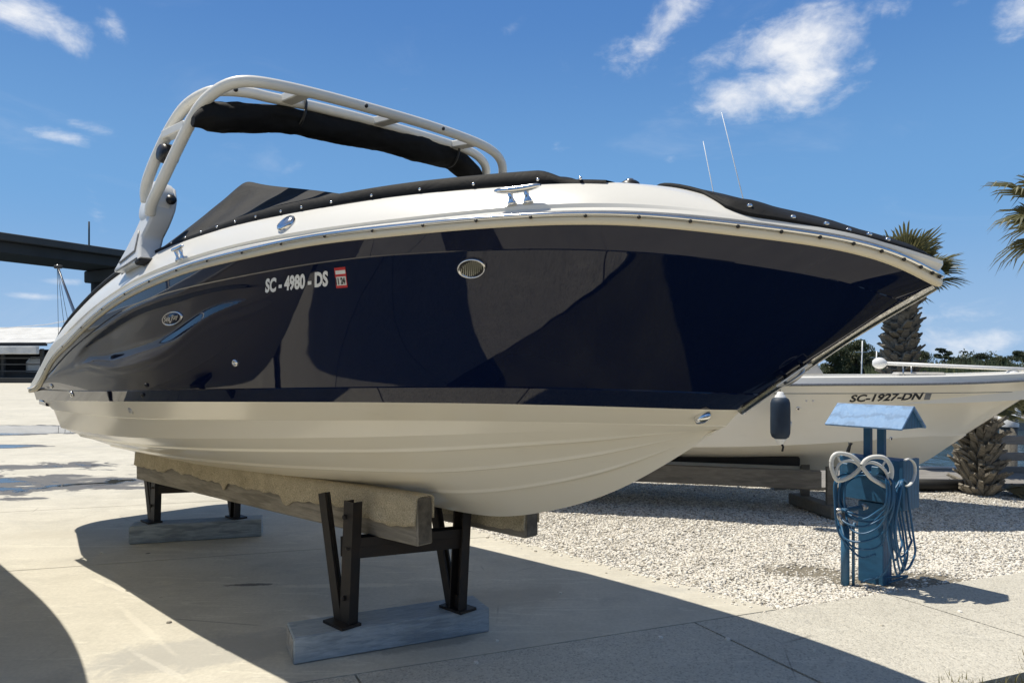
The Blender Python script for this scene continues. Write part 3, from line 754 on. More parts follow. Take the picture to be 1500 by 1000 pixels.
# tower lamp hanging between the near legs
a, b = nearest(A_, z=2.95), nearest(B_, z=2.99); c = a * .45 + b * .55 + Vector((0, .03, 0))
lamp = MB().lathe(c - Vector((.03, 0, .03)), [(0, -.03), (.055, -.03), (.06, -.01), (.06, .05), (.05, .07), (0, .072)], axis=(.1, -1, .1), n=20).build('tower_speaker', BLKP, boat)
MB().lathe(c - Vector((.03, 0, .03)), [(.061, -.012), (.066, -.005), (.066, .02), (.061, .027)], axis=(.1, -1, .1), n=20).build('speaker_ring', CHROME, lamp)
# fibreglass legs of the tower
pod = [(2.223, 2.271), (2.281, 2.312), (2.377, 2.428), (2.441, 2.531), (2.470, 2.599), (2.40, 2.68), (2.39, 2.77), (2.43, 2.83), (2.50, 2.845), (2.574, 2.817), (2.66, 2.729), (2.685, 2.652), (2.675, 2.593), (2.656, 2.538), (2.615, 2.471), (2.627, 2.407), (2.705, 2.292)]
for sg in (-1, 1):
    y0 = -1.235 if sg < 0 else 1.065
    lean = lambda z: .28 * (z - 2.30)
    mb = MB(); n_ = len(pod)
    vs = [(x, sg * (1.262 - lean(z)), z) for x, z in pod] + [(x, sg * (1.262 - lean(z) - .14), z) for x, z in pod]
    fs = [tuple(range(n_)), tuple(range(n_, 2 * n_))[::-1]] + [(i, n_ + i, n_ + (i + 1) % n_, (i + 1) % n_) for i in range(n_)]
    if sg > 0: fs = [f[::-1] for f in fs]
    mb.add(vs, [f[::-1] for f in fs])
    po = mb.build('tower_leg', PODM, boat, bevel=.03)
    po.modifiers['bevel'].segments = 4
    for p in po.data.polygons: p.use_smooth = True
    wn_ = po.modifiers.new('wn', 'WEIGHTED_NORMAL')
    LG = lambda x, z, o_=.003: (x, sg * (1.262 - lean(z) + o_), z)
    mb = MB(); mb.tube([LG(2.351, 2.324), LG(2.590, 2.379), LG(2.555, 2.483), LG(2.545, 2.515)], .007, 6); mb.tube([LG(2.337, 2.268), LG(2.667, 2.322)], .006, 6); mb.build('leg_groove', GROOVE, po)
    mb = MB(); mb.lathe(LG(2.545, 2.715, -.02), [(.145, -.07), (.145, .012), (.135, .022), (.06, .026), (0, .027)], axis=(0, sg, .28), n=36); mb.build('hinge_cover', PODM, po)
    mb = MB(); mb.lathe((2.69, sg * 1.07, 2.70), [(.018, 0), (.03, .02), (.03, .045), (0, .047)], axis=(.9, 0, .3), n=14); mb.build('hinge_knob', BLKP, po)
    mb = MB(); mb.box((2.70, sg * 1.17, 2.30), (.09, .20, .035), bev=.010, M=Matrix.Rotation(-.16, 4, 'Y')); mb.build('leg_gasket', BLKR, po)
    mb = MB(); mb.tube([(2.12, sg * 1.15, 2.22), (2.13, sg * 1.14, 2.30), (2.19, sg * 1.13, 2.36)], .018, 8); mb.box((2.13, sg * 1.15, 2.27), (.07, .04, .06), bev=.008); mb.build('canvas_latch', BLKP, po)

#@CANVAS
# ------------------------------------------------------------------ canvas pieces
def boat_thing(name, label, cat):
    return thing(name, label, cat, O, YAW)
# rolled sun top under the tower
rt = boat_thing('rolled_canvas', 'rolled black sun canopy strapped below the white tower tubes', 'canopy')
path = [((3.33, -1.16, 3.06), .030, .03), ((3.33, -1.10, 3.098), .085, .04), ((3.33, -.985, 3.125), .090, .05), ((3.33, -.78, 3.172), .088, .06), ((3.33, -.64, 3.205), .086, .06), ((3.33, -.50, 3.213), .090, .06), ((3.33, -.2, 3.236), .088, .06), ((3.33, .13, 3.254), .084, .06), ((3.33, .37, 3.262), .084, .06), ((3.33, .63, 3.252), .100, .06), ((3.34, .76, 3.255), .085, .06), ((3.34, .90, 3.225), .095, .05), ((3.34, 1.0, 3.19), .095, .05), ((3.34, 1.09, 3.15), .075, .05), ((3.34, 1.15, 3.09), .05, .04)]
C_ = spline([p[0] for p in path], 150); Rr = np.interp(np.linspace(0, 1, 150), np.linspace(0, 1, len(path)), [p[1] for p in path])
mb = MB(); NN = 40; G = []
for i, (p, r) in enumerate(zip(C_, Rr)):
    row = []
    for k in range(NN):
        a = 2 * math.pi * k / NN; y = p[1]
        wr = 1 + .10 * float(pnoise(y * 3.1 + .4 * math.sin(a), a * 1.3, 0, 1.)) + .035 * math.sin(a * 2 + y * 6 + 2.2 * math.sin(y * 3.3)) + .045 * float(pnoise(y * 11, a * 2.6, 2, 4.)) + .03 * float(pnoise(y * 27, a * 5, 1, 2.)) - .10 * math.exp(-((y + .49) / .05) ** 2) - .14 * math.exp(-((y - .80) / .05) ** 2)
        row.append((p[0] - .05 + math.cos(a) * r * .95 * wr, p[1], p[2] + math.sin(a) * r * wr))
    G.append(row)
mb.grid(G, True, wrap=True); mb.add(G[0], [tuple(range(NN))]); mb.add(G[-1], [tuple(range(NN))[::-1]])
mb.build('canvas_roll', CANVAS, rt)
for y, zc in ((-.50, 3.24), (.80, 3.26)):
    p = Vector(nearest(B_, y=y)); c = Vector((3.305, y, p.z - .055))
    mb = MB(); ring = [(c.x + math.cos(a) * .112 * (1 if math.cos(a) < 0 else .75), y + .02 * math.sin(a), c.z + math.sin(a) * .105) for a in np.linspace(0, 2 * math.pi, 30)]
    mb.tube(ring, .011, 6, flat=.4); mb.build('canvas_strap', BLKP, rt)
# cockpit cover
cv_ = boat_thing('cockpit_cover', 'black snap-on canvas cover peaked over the cockpit of the navy boat', 'boat cover')
HX = natcubic([(1.3, 2.40), (1.6, 2.60), (1.9, 2.71), (2.113, 2.772), (2.459, 2.842), (2.673, 2.889), (2.776, 2.899), (2.93, 2.866), (3.3, 2.775), (3.7, 2.685), (4.1, 2.585), (4.5, 2.48), (4.8, 2.435), (5.1, 2.42), (5.5, 2.395), (5.9, 2.345)])
xs = np.concatenate([np.linspace(1.35, 5.55, 140), np.linspace(5.57, 5.90, 18)])
G = []
eb = PL['decktop'][0]
endlip = lambda x: .055 * sstep(5.42, 5.15, x)
for x in xs:
    e = float(eb(x)) - (-.004); zd = float(Z['decktop'](x)) + .004
    if x < 2.55: e = e - .035 * (2.55 - x)
    lp = .046 * float(sstep(2.9, 4.3, x)) + .006; lp *= float(sstep(5.78, 5.62, x)) * .9 + .1
    H = max(float(HX(x)), zd + lp + .004)
    half = [(-e - .003, zd - .022 - .004 * math.sin(x * 9) - .028 * math.exp(-((x - 5.81) / .06) ** 2)), (-e - .008, zd + .004), (-e + .002, zd + lp * .8), (-e + .03, zd + lp)]
    inner = []
    for t in np.linspace(.06, 1, 16):
        y = -e + .03 + t * (e - .03 - .60); sag = -.035 * math.sin(math.pi * t) * (H - zd)
        z = zd + lp + (H - zd - lp) * t + sag
        z += .010 * float(pnoise(x * 5, y * 6, 0, 2.)) * math.sin(math.pi * min(1, t * 1.1)) + .006 * math.sin(x * 21 + y * 9) * math.sin(math.pi * t)
        inner.append((y, z))
    flat_ = [(-.6 + .6 * t, H + .03 * math.sin(t * math.pi / 2) * 0 - .012 * math.sin(math.pi * t)) for t in (.2, .5, 1)]
    hh = half + inner + flat_
    row = [(x, y, z) for y, z in hh] + [(x, -y, z) for y, z in hh[-2::-1]]
    G.append(row)
mb = MB(); mb.grid(G, True, flip=True)
mb.build('cover_cloth', CANVAS, cv_)
xf = [2.92, 3.13, 3.35, 3.55, 3.76, 3.97, 4.20, 4.37, 4.59, 4.85, 5.12, 5.38, 5.65, 5.81]
for sg in (1, -1):
    for x in xf: MB().lathe((x, -sg * (float(eb(x)) + .010), float(Z['decktop'](x)) + .012), [(.0072, 0), (.0065, .004), (.0035, .006), (0, .0065)], axis=(0, -sg, .35), n=10).build('snap_button', CHROME, cv_)
mb = MB(); mb.tube([(x, -(float(eb(x)) + .006), float(Z['decktop'](x)) - .012 - .004 * math.sin(x * 9)) for x in np.linspace(2.3, 5.74, 60)], .007, 6); mb.build('cover_hem', CANVAS, cv_)
# bow cover
bc = boat_thing('bow_cover', 'black snap-on canvas cover stretched over the bow seating of the navy boat', 'boat cover')
gb = PL['decktop'][0]
outer = [(6.66, 1.0), (6.72, 1.0), (6.745, 1.0)]
xe = np.concatenate([np.linspace(6.30, 6.70, 22), 6.70 + .03 * np.sin(np.linspace(.1, math.pi / 2, 6))])
near = [(x, -float(gb(x)) - .006) for x in xe]
aft = [(6.30 - .55 * math.sin(t * math.pi / 2) ** .9, near[0][1] * math.cos(t * math.pi / 2)) for t in np.linspace(.06, 1, 14)][::-1]
half = aft + near                                                  # centreline aft -> nose, starboard
loop = half + [(x, -y) for x, y in half[-2:0:-1]]
cen_ = (6.33, 0.0); rows = []
ZC = natcubic([(5.6, 2.37), (5.85, 2.345), (6.08, 2.300), (6.33, 2.250), (6.55, 2.165), (6.72, 2.085)])
for f in (0, .15, .3, .45, .6, .75, .87, .95, 1.0):
    row = []
    for x, y in loop:
        px, py = cen_[0] + (x - cen_[0]) * f, cen_[1] + (y - cen_[1]) * f
        zc = float(ZC(px)); ed = float(Z['decktop'](min(px, 6.72))) + .020
        q = min(1, abs(py) / max(float(gb(px)), .05)); z = zc + (ed - zc) * q ** 1.5
        z += .008 * math.sin(px * 17 + abs(py) * 8) * f * (1 - f) * 2 + .014 * math.exp(-((px - 6.33) / .06) ** 2 - ((abs(py) - .42) / .12) ** 2)
        if x < 6.3: z = max(float(deck_z(px, py)) + .010, z - .02 * f ** 4)
        row.append((px, py, z))
    rows.append(row)
sk1, sk2 = [], []
for (x, y), r in zip(loop, rows[-1]):
    k_ = float(sstep(6.16, 6.40, x)); sgn = -1 if y < 0 else 1; xb = min(x, 6.735) + .03 * float(sstep(6.55, 6.73, x))
    by = float(PL['bandtop'][0](xb)); bz = float(Z['bandtop'](xb)); f_ = min(1.0, abs(y) / .05)
    sk1.append((x + .012 * k_, y + sgn * .012 * k_ * f_, r[2] - .010 * k_))
    sk2.append((x * (1 - k_) + xb * k_, y * (1 - k_) + sgn * (by + .006) * k_ * f_ + (0 if f_ == 1 else y * k_), r[2] * (1 - k_) + (bz + .006) * k_))
skirt1, skirt2 = sk1, sk2
skirtm = [tuple(np.array(a) * .5 + np.array(b) * .5 + np.array([.004, math.copysign(.006, a[1]), .003])) for a, b in zip(sk1, sk2)]
mb = MB(); mb.grid(rows + [skirt1, skirtm, skirt2], True, wrap=True, flip=True); mb.build('cover_cloth', CANVAS, bc)
mb = MB(); mb.tube([Vector(p) - Vector((0, 0, .004)) for p, (x, y) in zip(skirt2, loop) if True] + [Vector(skirt2[0])], .010, 6); mb.build('cover_hem', CANVAS, bc)
for x in (6.36, 6.475, 6.56, 6.61, 6.66, 6.70):
    for sg in (1, -1):
        q_ = min(skirtm[len(aft):len(aft) + len(near)], key=lambda p: abs(p[0] - x)); q0 = min(sk1[len(aft):len(aft) + len(near)], key=lambda p: abs(p[0] - x)); y = -sg * (abs(q_[1]) + .002); MB().lathe((x, y, q_[2] * .85 + q0[2] * .15), [(.0095, 0), (.0085, .005), (.005, .0075), (0, .008)], axis=(.35, -sg, .1), n=10).build('snap_button', CHROME, bc)
#@STANDS
# ------------------------------------------------------------------ bunks and stands
def bunk(lat0, lat1, x0, x1, zt0, zt1, hgt, label, tilt, mirror=False):
    t = boat_thing('bunk_board', label, 'bunk board'); t['group'] = 'carpeted bunk boards under the navy boat'
    mb = MB(); nx = 60
    n0 = len(mb.v)
    for i in range(nx + 1):
        pass
    # timber plank
    a = Vector((x0, (lat0 + lat1) / 2, (zt0 - hgt / 2))); b = Vector((x1, (lat0 + lat1) / 2, (zt1 - hgt / 2)))
    mb.bar(a, b, abs(lat1 - lat0), hgt, .008); mb.build('plank', WOODG, t)
    d = (b - a).normalized()
    mb = MB(); mb.bar(b - d * .002, b + d * .0035, abs(lat1 - lat0) - .018, hgt - .018); mb.build('end_grain', WOODK, t)
    # carpet wrapped over the top with a torn lower edge
    rows = []
    for i in range(181):
        f = i / 180; x = x0 - .01 + (x1 - x0 + .012) * f; zt = zt0 + (zt1 - zt0) * f
        dep = .128 + .018 * float(pnoise(x * 2.3, 1.3, 0, 1.)) + .009 * float(pnoise(x * 7, 2, 0, 2.)) + .004 * math.sin(x * 47)
        dep += .055 * math.exp(-((x - 2.05) / .05) ** 2) + .06 * math.exp(-((x - 3.02) / .06) ** 2) - .05 * math.exp(-((x - 1.0) / .12) ** 2) + .04 * math.exp(-((x - .95 * x1) / .3) ** 2)
        dep = min(max(dep, .05), hgt - .02)
        rip = lambda q: .003 * math.sin(x * 23 + q * 3) * q + .002 * math.sin(x * 41 - q * 2) * q
        lo, hi = min(lat0, lat1), max(lat0, lat1)
        row = [(x, lo - .010 - rip(q) - .012 * q ** 2, zt - dep * q) for q in (1, .8, .6, .4, .2, .06)]
        row += [(x, lo + .004, zt + .010), (x, lo + .02, zt + .014), (x, (lo + hi) / 2, zt + .013), (x, hi - .02, zt + .014), (x, hi - .004, zt + .010)]
        row += [(x, hi + .010, zt - .12 * q) for q in (.06, .5, 1)]
        rows.append(row)
    mb = MB(); mb.grid(rows, True, flip=True); co2 = mb.build('carpet', CARPET, t)
    sol = co2.modifiers.new('th', 'SOLIDIFY'); sol.thickness = .010; sol.offset = -1
    return t
bunk(-.41, -.30, .10, 4.40, .822, .926, .262, 'near carpeted timber bunk board on the camera side of the keel', 0)
bunk(.22, .33, .10, 4.62, .785, .835, .20, 'far carpeted timber bunk board beyond the keel', 0)

def stand(name, label, P0, P1, blk, topz, group):
    """P0/P1 world feet of near and far post, blk = block corners (centre, length, dir)"""
    t = thing(name, label, 'boat stand', (*((Vector(P0) + Vector(P1)) / 2)[:2], 0), 0, group)
    off = Vector(t.location)
    ux = Vector((.71934, -.69466, 0)); la = Vector((.69466, .71934, 0))
    hb = blk['h']
    for (P, zt, main) in ((P0, topz[0], -1), (P1, topz[1], 1)):
        b = Vector((*P, hb)) - off
        lo = b + Vector((0, 0, .0))
        # main channel post: web plus two flanges
        top = lo + ux * .02 + Vector((0, 0, zt - hb))
        mb = MB()
        f0 = lo + ux * .028; f1 = top + ux * .055
        for o2, wd, th in ((la * main * .0, .095, .010), (ux * .042 - la * main * .028, .010, .058), (-ux * .042 - la * main * .028, .010, .058)):
            mb.bar(f0 + o2, f1 + o2, wd if wd > th else th, th if wd > th else .010, up=tuple(la) if wd > th else tuple(ux))
        mb.build('post', IRON, t)
        for zb_ in (.16, zt - hb - .09): MB().lathe(lo + ux * (.03 + .027 * zb_) - la * .006 * (1 if main < 0 else -1) + Vector((0, 0, zb_)) - la * .004, [(.016, 0), (.016, .010), (.008, .016), (0, .016)], axis=-la, n=6, smooth=False).build('bolt', IRON, t)
        mb = MB(); g0 = lo - ux * .035; g1 = lo - ux * .215 + Vector((0, 0, zt - hb)) + Vector((0, 0, .015))
        mb.bar(g0, g1, .075, .012, up=tuple(la)); mb.bar(g0 - la * main * .03, g1 - la * main * .03, .012, .06, up=tuple(ux))
        mb.build('post', IRON, t)
        mb = MB(); mb.box(lo + Vector((0, 0, .008)), (.20, .13, .016), rz=YAW); mb.box(lo + Vector((0, 0, .045)) - la * main * .012, (.15, .02, .09), rz=YAW); mb.build('base_plate', IRON, t)
    a = Vector((*P0, topz[2])) - off; b = Vector((*P1, topz[2])) - off
    mb = MB(); mb.bar(a - la * .0 + ux * .03, b + ux * .03, .10, .012); mb.bar(a + ux * .075, b + ux * .075, .012, .115); mb.bar(a - ux * .015, b - ux * .015, .012, .115); mb.build('cross_beam', IRON, t)
    return t
def block(label, c, L, wdt, h, ang):
    t = thing('timber_block', label, 'timber block', (c[0], c[1], 0), ang, 'timber blocks under the boat stands')
    mb = MB(); mb.box((0, 0, h / 2 + .002), (L, wdt, h), bev=.006)
    o = mb.build('beam', WOODB, t)
    mb = MB(); mb.box((-L / 2 - .001, 0, h / 2 + .002), (.006, wdt - .026, h - .026)); mb.build('end_grain', WOODE, t)
    return t
ang_f = math.atan2(4.44 - 3.98, -.14 + 1.13)
nrm = Vector((-math.sin(ang_f), math.cos(ang_f)))
fa, fb = Vector((-1.13, 3.98)), Vector((-.14, 4.44)); fw = .265
cf = (fa + fb) / 2 + nrm * fw / 2
cf = cf - (fb - fa).normalized() * .04
block('pale grey-blue timber block under the front stand', cf, (fb - fa).length + .08, fw, .150, ang_f)
ra, rb_ = Vector((-3.53, 6.61)), Vector((-2.42, 6.93)); ang_r = math.atan2(.32, 1.11); nr = Vector((-math.sin(ang_r), math.cos(ang_r)))
cr_ = (ra + rb_) / 2 + nr * .10
block('pale grey-blue timber block under the rear stand near the stern', cr_, (rb_ - ra).length, .22, .165, ang_r)
pf0, pf1 = Vector((-.985, 4.155)), Vector((-.335, 4.42))
pr0, pr1 = Vector((-3.42, 6.80)), Vector((-2.69, 6.99))
def lat_of(z): return z
stand('steel_stand', 'dark steel V-post stand at the front of the navy boat', pf0, pf1, dict(h=.152), (.87, .80, .60), 'steel stands under the navy boat')
stand('steel_stand', 'dark steel V-post stand at the stern end of the navy boat', pr0, pr1, dict(h=.167), (.77, .70, .50), 'steel stands under the navy boat')
#@GROUND
# ------------------------------------------------------------------ ground
def yA(x): return 4.16 + .385 * x
def yG(x): return 6.79 - 1.085 * x           # edge between apron and gravel
def yL1(x): return 6.97 + .30 * x
def yL3(x): return 9.87 + .315 * x
mb = MB(); mb.add([(-900, -900, -.075), (900, -900, -.075), (900, 900, -1.4), (-900, 900, -1.4)], [(0, 1, 2, 3)]) if False else None
def struct(name, mbx, m, **kw):
    o = mbx.build(name, m, None, **kw); o['kind'] = 'structure'; return o
mb = MB(); mb.add([(-90, -400, -.07), (300, -400, -.07), (300, 9.0, -.07), (14, 10.4, -.07), (-2.5, 10.6, -.07), (-6, 11.5, -.07), (-8, 70, -.07), (-90, 70, -.07)], [tuple(range(8))])
struct('ground', mb, DIRT)
def isect(f1, f2, lo=-60, hi=60):
    for _ in range(80):
        m_ = (lo + hi) / 2
        if (f1(lo) - f2(lo)) * (f1(m_) - f2(m_)) <= 0: hi = m_
        else: lo = m_
    return lo
g = .006
xGA = isect(yA, yG); xGL = isect(yL1, yG); xG3 = isect(yL3, yG)
mb = MB()
mb.prism([(-20, yA(-20) + g), (xGA, yA(xGA) + g), (xGL, yL1(xGL) - g), (-20, yL1(-20) - g)], -.12, 0)
mb.prism([(-20, yL1(-20) + g), (xGL, yL1(xGL) + g), (xG3, yL3(xG3) - g), (-20, yL3(-20) - g)], -.12, 0)
mb.prism([(-90, yL3(-20) - 20), (-20 - g, yL3(-20) - 20), (-20 - g, yL3(-20) + g), (xG3, yL3(xG3) + g), (-2.4, 10.55), (-6, 11.5), (-8, 70), (-90, 70)], -.12, 0)
struct('concrete_apron', mb, CONC)
mb = MB()
def W(x, d): # point d metres in front of the apron joint
    return (x + .36 * d, yA(x) - .935 * d - .0)
cuts = [-14, -9.3, -5.2, -2.9, -.84, 1.17, 2.70, 4.75, 7, 9.5, 12]
for a, b in zip(cuts[:-1], cuts[1:]):
    q = [W(a + g, g), W(a + g, 1.36), W(b - g, 1.36), W(b - g, g)]
    if b > 2: q = [W(a + g, g), W(a + g, 1.22), W(b - g, 1.22), W(b - g, g)]
    # slightly skewed joints as in the yard
    q[1] = (q[1][0] + .15 * .9, q[1][1]); q[2] = (q[2][0] + .15 * .9, q[2][1])
    mb.prism([q[0], q[1], q[2], q[3]], -.12, .0)
struct('sidewalk', mb, AGGC)
mb = MB()
nxx, nyy = 90, 70
def gz(x, y): return -.018 + .012 * pnoise(x * 1.1, y * 1.3, 0, 3.) + .006 * pnoise(x * 4, y * 4.3, 0, 1.)
poly = []
Gg = []
for i in range(nyy + 1):
    f = i / nyy; row = []
    for j in range(nxx + 1):
        h_ = j / nxx
        xl = xGA + (-3.3 - xGA) * f; yl = yG(xl) if f < .999 else 10.4
        xr = 16 + 2 * f; yr = yA(13) - 1.0 + (10.2 - yA(13) + 1.0) * f
        x = xl + (xr - xl) * h_
        yb = (yA(x) if x > xGA else yG(x))
        y0 = yl; y1 = yr
        y = yb + (10.55 - yb) * f if x > xGA else yG(x) + (10.55 - yG(x)) * f
        row.append((x, y, float(gz(x, y))))
    Gg.append(row)
xsG = np.linspace(-3.4, 16, 160); Gg = []
for x in xsG:
    yb = max(yA(x), yG(x)) if x < 13 else yA(13); row = []
    for f in np.linspace(0, 1, 60):
        y = yb + .004 + (10.6 - yb) * f ** 1.4; row.append((x, y, float(gz(x, y))))
    Gg.append(row)
mb.grid(Gg, True, flip=True); struct('gravel_bed', mb, GRAV)
# loose shell gravel
def pebbles(n, region, smin, smax, seed):
    r = np.random.default_rng(seed); P = []
    while len(P) < n:
        k = n * 2; x = r.uniform(region[0], region[1], k); y = r.uniform(region[2], region[3], k)
        yb = np.maximum(yA(x), yG(x)) - .03 * r.random(k) ** 2
        m_ = (y > yb) & (x > -.72 * y - 1) & (x < .78 * y + .5)
        near = np.clip((9.5 - y) / 5.5, .12, 1); m_ &= r.random(k) < near
        dirt = ((x - 2.95) / .75) ** 2 + ((y - 5.55) / .30) ** 2; m_ &= r.random(k) < np.clip(dirt - .25, .10, 1)
        dirt = ((x - 2.35) / .42) ** 2 + ((y - 5.82) / .2) ** 2; m_ &= r.random(k) < np.clip(dirt - .3, .12, 1)
        P += list(zip(x[m_], y[m_]))
    P = np.array(P[:n])
    base = np.array([(1, 0, 0), (.3, .95, .1), (-.8, .6, 0), (-.8, -.6, .1), (.3, -.95, 0), (0, 0, 1), (0.1, .1, -1)])
    F = np.array([(0, 1, 5), (1, 2, 5), (2, 3, 5), (3, 4, 5), (4, 0, 5), (1, 0, 6), (2, 1, 6), (3, 2, 6), (4, 3, 6), (0, 4, 6)])
    s = r.uniform(smin, smax, n) * np.where(r.random(n) < .12, 1.5, 1); V = base[None] * (1 + .35 * (r.random((n, 7, 1)) - .5))
    V = V * np.stack([s, s * r.uniform(.5, .95, n), s * r.uniform(.22, .5, n)], 1)[:, None]
    a = r.uniform(0, 6.28, n); tx = r.normal(0, .35, n)
    ct, st = np.cos(tx)[:, None], np.sin(tx)[:, None]
    y2 = V[..., 1] * ct - V[..., 2] * st; z2 = V[..., 1] * st + V[..., 2] * ct
    c_, s_ = np.cos(a)[:, None], np.sin(a)[:, None]
    x3 = V[..., 0] * c_ - y2 * s_; y3 = V[..., 0] * s_ + y2 * c_
    zz = gz(P[:, 0], P[:, 1]) + s * .13
    V = np.stack([x3 + P[:, 0:1], y3 + P[:, 1:2], z2 + zz[:, None]], 2).reshape(-1, 3)
    F = (F[None] + (np.arange(n) * 7)[:, None, None]).reshape(-1, 3)
    me = bpy.data.meshes.new('shell_gravel'); me.vertices.add(len(V)); me.vertices.foreach_set('co', V.ravel())
    me.loops.add(F.size); me.loops.foreach_set('vertex_index', F.ravel().astype(np.int32)); me.polygons.add(len(F))
    me.polygons.foreach_set('loop_start', np.arange(0, F.size, 3, dtype=np.int32)); me.polygons.foreach_set('loop_total', np.full(len(F), 3, dtype=np.int32))
    me.update(); me.validate()
    return me
k = NT('shell_pieces'); v = k.n('ShaderNodeNewGeometry').outputs['Random Per Island']
k.set(Base_Color=k.ramp(v, [(.0, (.18, .16, .13)), (.08, (.48, .44, .36)), (.3, (.70, .65, .56)), (.7, (.78, .74, .66)), (1, (.84, .81, .74))]), Roughness=.8)
SHELL = k.m
me = pebbles(95000, (-1.2, 7.5, 4.5, 10.4), .008, .0185, 3); me.materials.append(SHELL)
o = bpy.data.objects.new('shell_gravel', me); COL.objects.link(o); tag(o, 'loose white oyster shell gravel covering the yard beside the concrete', 'gravel', kind='stuff')
# dry grass at the near right corner
def blades(n, reg, hmin, hmax, seed, lean=.5):
    r = np.random.default_rng(seed); mb = MB()
    for _ in range(n):
        x = r.uniform(reg[0], reg[1]); y = r.uniform(reg[2], reg[3])
        if y > yA(x) - 1.36 + .10 * math.sin(x * 9) + .05 * r.normal() : continue
        h_ = r.uniform(hmin, hmax); a = r.uniform(0, 6.28); l_ = r.uniform(.1, lean) * h_; w_ = r.uniform(.0015, .004)
        dx, dy = math.cos(a), math.sin(a)
        mb.add([(x - dy * w_, y + dx * w_, -.06), (x + dy * w_, y - dx * w_, -.06), (x + dx * l_ * .4 + dy * w_, y + dy * l_ * .4 - dx * w_, h_ * .6 - .06), (x + dx * l_ * .4 - dy * w_, y + dy * l_ * .4 + dx * w_, h_ * .6 - .06), (x + dx * l_, y + dy * l_, h_ - .06)], [(0, 1, 2, 3), (3, 2, 4)])
    return mb
DRYG = m_leaf('dry_grass_blades', (.28, .23, .12), (.17, .17, .07), .2)
o = blades(9000, (1.9, 4.6, 2.9, 4.55), .05, .12, 5).build('grass', DRYG); tag(o, 'dry brown grass beside the sidewalk at the near right corner', 'grass', kind='stuff')
# small debris: pebbles kicked on to the concrete
mb = MB(); r = np.random.default_rng(11)
for _ in range(120):
    t_ = r.uniform(0, 1); x = -.3 + 2.0 * t_ + r.normal(0, .04); y = yG(x) - abs(r.normal(0, .10)) - .02
    s = r.uniform(.008, .018); mb.lathe((x, y, 0), [(s, 0), (s * .8, s * .5), (0, s * .7)], n=5, smooth=False)
for x, y in ((-.09, 4.30), (1.75, 4.15), (2.35, 4.55), (1.3, 4.32), (.9, 4.35), (3.0, 4.8), (-3.6, 6.3), (-2.5, 5.1), (-2.2, 4.6), (.35, 5.2), (-.2, 3.98)):
    s = r.uniform(.012, .02); mb.lathe((x, y, 0), [(s, 0), (s * .8, s * .5), (0, s * .7)], n=6, smooth=False)
o = mb.build('loose_stones', SHELL); tag(o, 'stray shell pieces scattered on the concrete along the gravel edge', 'gravel', kind='stuff')
# water
mb = MB(); mb.add([(-3000, 8, -1.25), (3000, 8, -1.25), (3000, 3000, -1.25), (-3000, 3000, -1.25)], [(0, 1, 2, 3)]); struct('water', mb, WATER)
#@YARD
def at(px, py, d):
    """point of the yard seen at a bearing (survey pixel) and distance"""
    return Vector(((px - 750) / 1050 * d, d, CAMH - (py - 535) / 1050 * d))
# unseen concrete lot on the near side, pale to bounce light onto the hull
mb = MB(); mb.add([(-60, -60, -.05), (60, -60, -.05), (60, 2.2, -.05), (2.6, 2.2, -.05), (-4, .3, -.05), (-60, -8, -.05)], [tuple(range(6))])
struct('concrete_yard', mb, m_concrete('yard_concrete', (.64, .59, .475), (.56, .515, .41), .35))
# ------------------------------------------------------------------ neighbouring white boat, left of the frame
def simple_hull(root, keel, chine, rail, bch, brail, x0, rise, gel, band, deckm, nst=80, band_w=.05):
    """keel/chine/rail = z splines, bch/brail = plan functions with their bow ends"""
    S_ = stations(nst, 2.0)
    def cv(zf, pf): g_, e_ = pf; x = x0 + (e_ - x0) * S_; return np.stack([x, -g_(x), zf(x)], 1)
    cr_ = cv(rail, brail); cc_ = cv(chine, bch); xk_ = x0 + (bch[1] - .005 - x0) * S_; ck_ = np.stack([xk_, 0 * xk_, keel(xk_)], 1)
    mb = MB(); both(mb, loft(ck_, cc_, 14)); sp_ = cc_.copy(); sp_[:, 1] *= 1.03; sp_[:, 2] += .012
    both(mb, loft(cc_, sp_, 2))
    def fl(G, T):
        s = sstep(.4, .92, S_)[:, None]; k = 4 * T * (1 - T); G[..., 1] += k[None] * .10 * s * (1 - sstep(.97, 1, S_)[:, None]); return G
    both(mb, loft(sp_, cr_, 20, fl))
    p = [tuple(q) for q in (cr_[0], sp_[0], cc_[0], ck_[0])]; p = p + [(x, -y, z) for x, y, z in p[-2::-1]]; mb.add(p, [tuple(range(len(p)))])
    hull = mb.build('hull', gel, root)
    mb = MB(); Gs = swept(cr_, [(-.006, -.004), (.018, 0), (.022, .012), (.018, .024), (-.004, .026)], mb); mb.build('rub_rail', band, root)
    top = Gs[:, 4]; up = top + np.array([0, 0, rise]); up[:, 1] = np.minimum(up[:, 1] * .985, 0)
    inn = up.copy(); inn[:, 1] = np.minimum(inn[:, 1] + .16, 0); inn[:, 2] += .012
    low = inn.copy(); low[:, 2] -= .30; low[:, 1] = np.minimum(low[:, 1] + .02, 0); cen = low.copy(); cen[:, 1] = 0
    mb = MB(); both(mb, np.stack([top, up], 1)); both(mb, np.stack([up, up + np.array([0, .02, .012]), inn], 1)); both(mb, np.stack([inn, low], 1), False); both(mb, np.stack([low, cen], 1)); mb.build('deck', deckm, root)
    return hull
def plain(B, x0, xe, n, m):
    def g_(x):
        t = np.clip((np.asarray(x, float) - x0) / (xe - x0), 0, 1); return B * np.maximum(1 - t**n, 0) ** (1 / m)
    return g_, xe
nb = thing('neighbour_boat', 'white motor boat on stands standing left of the navy boat', 'boat', O + Vector((.69466, .71934, 0)) * -3.05, YAW)
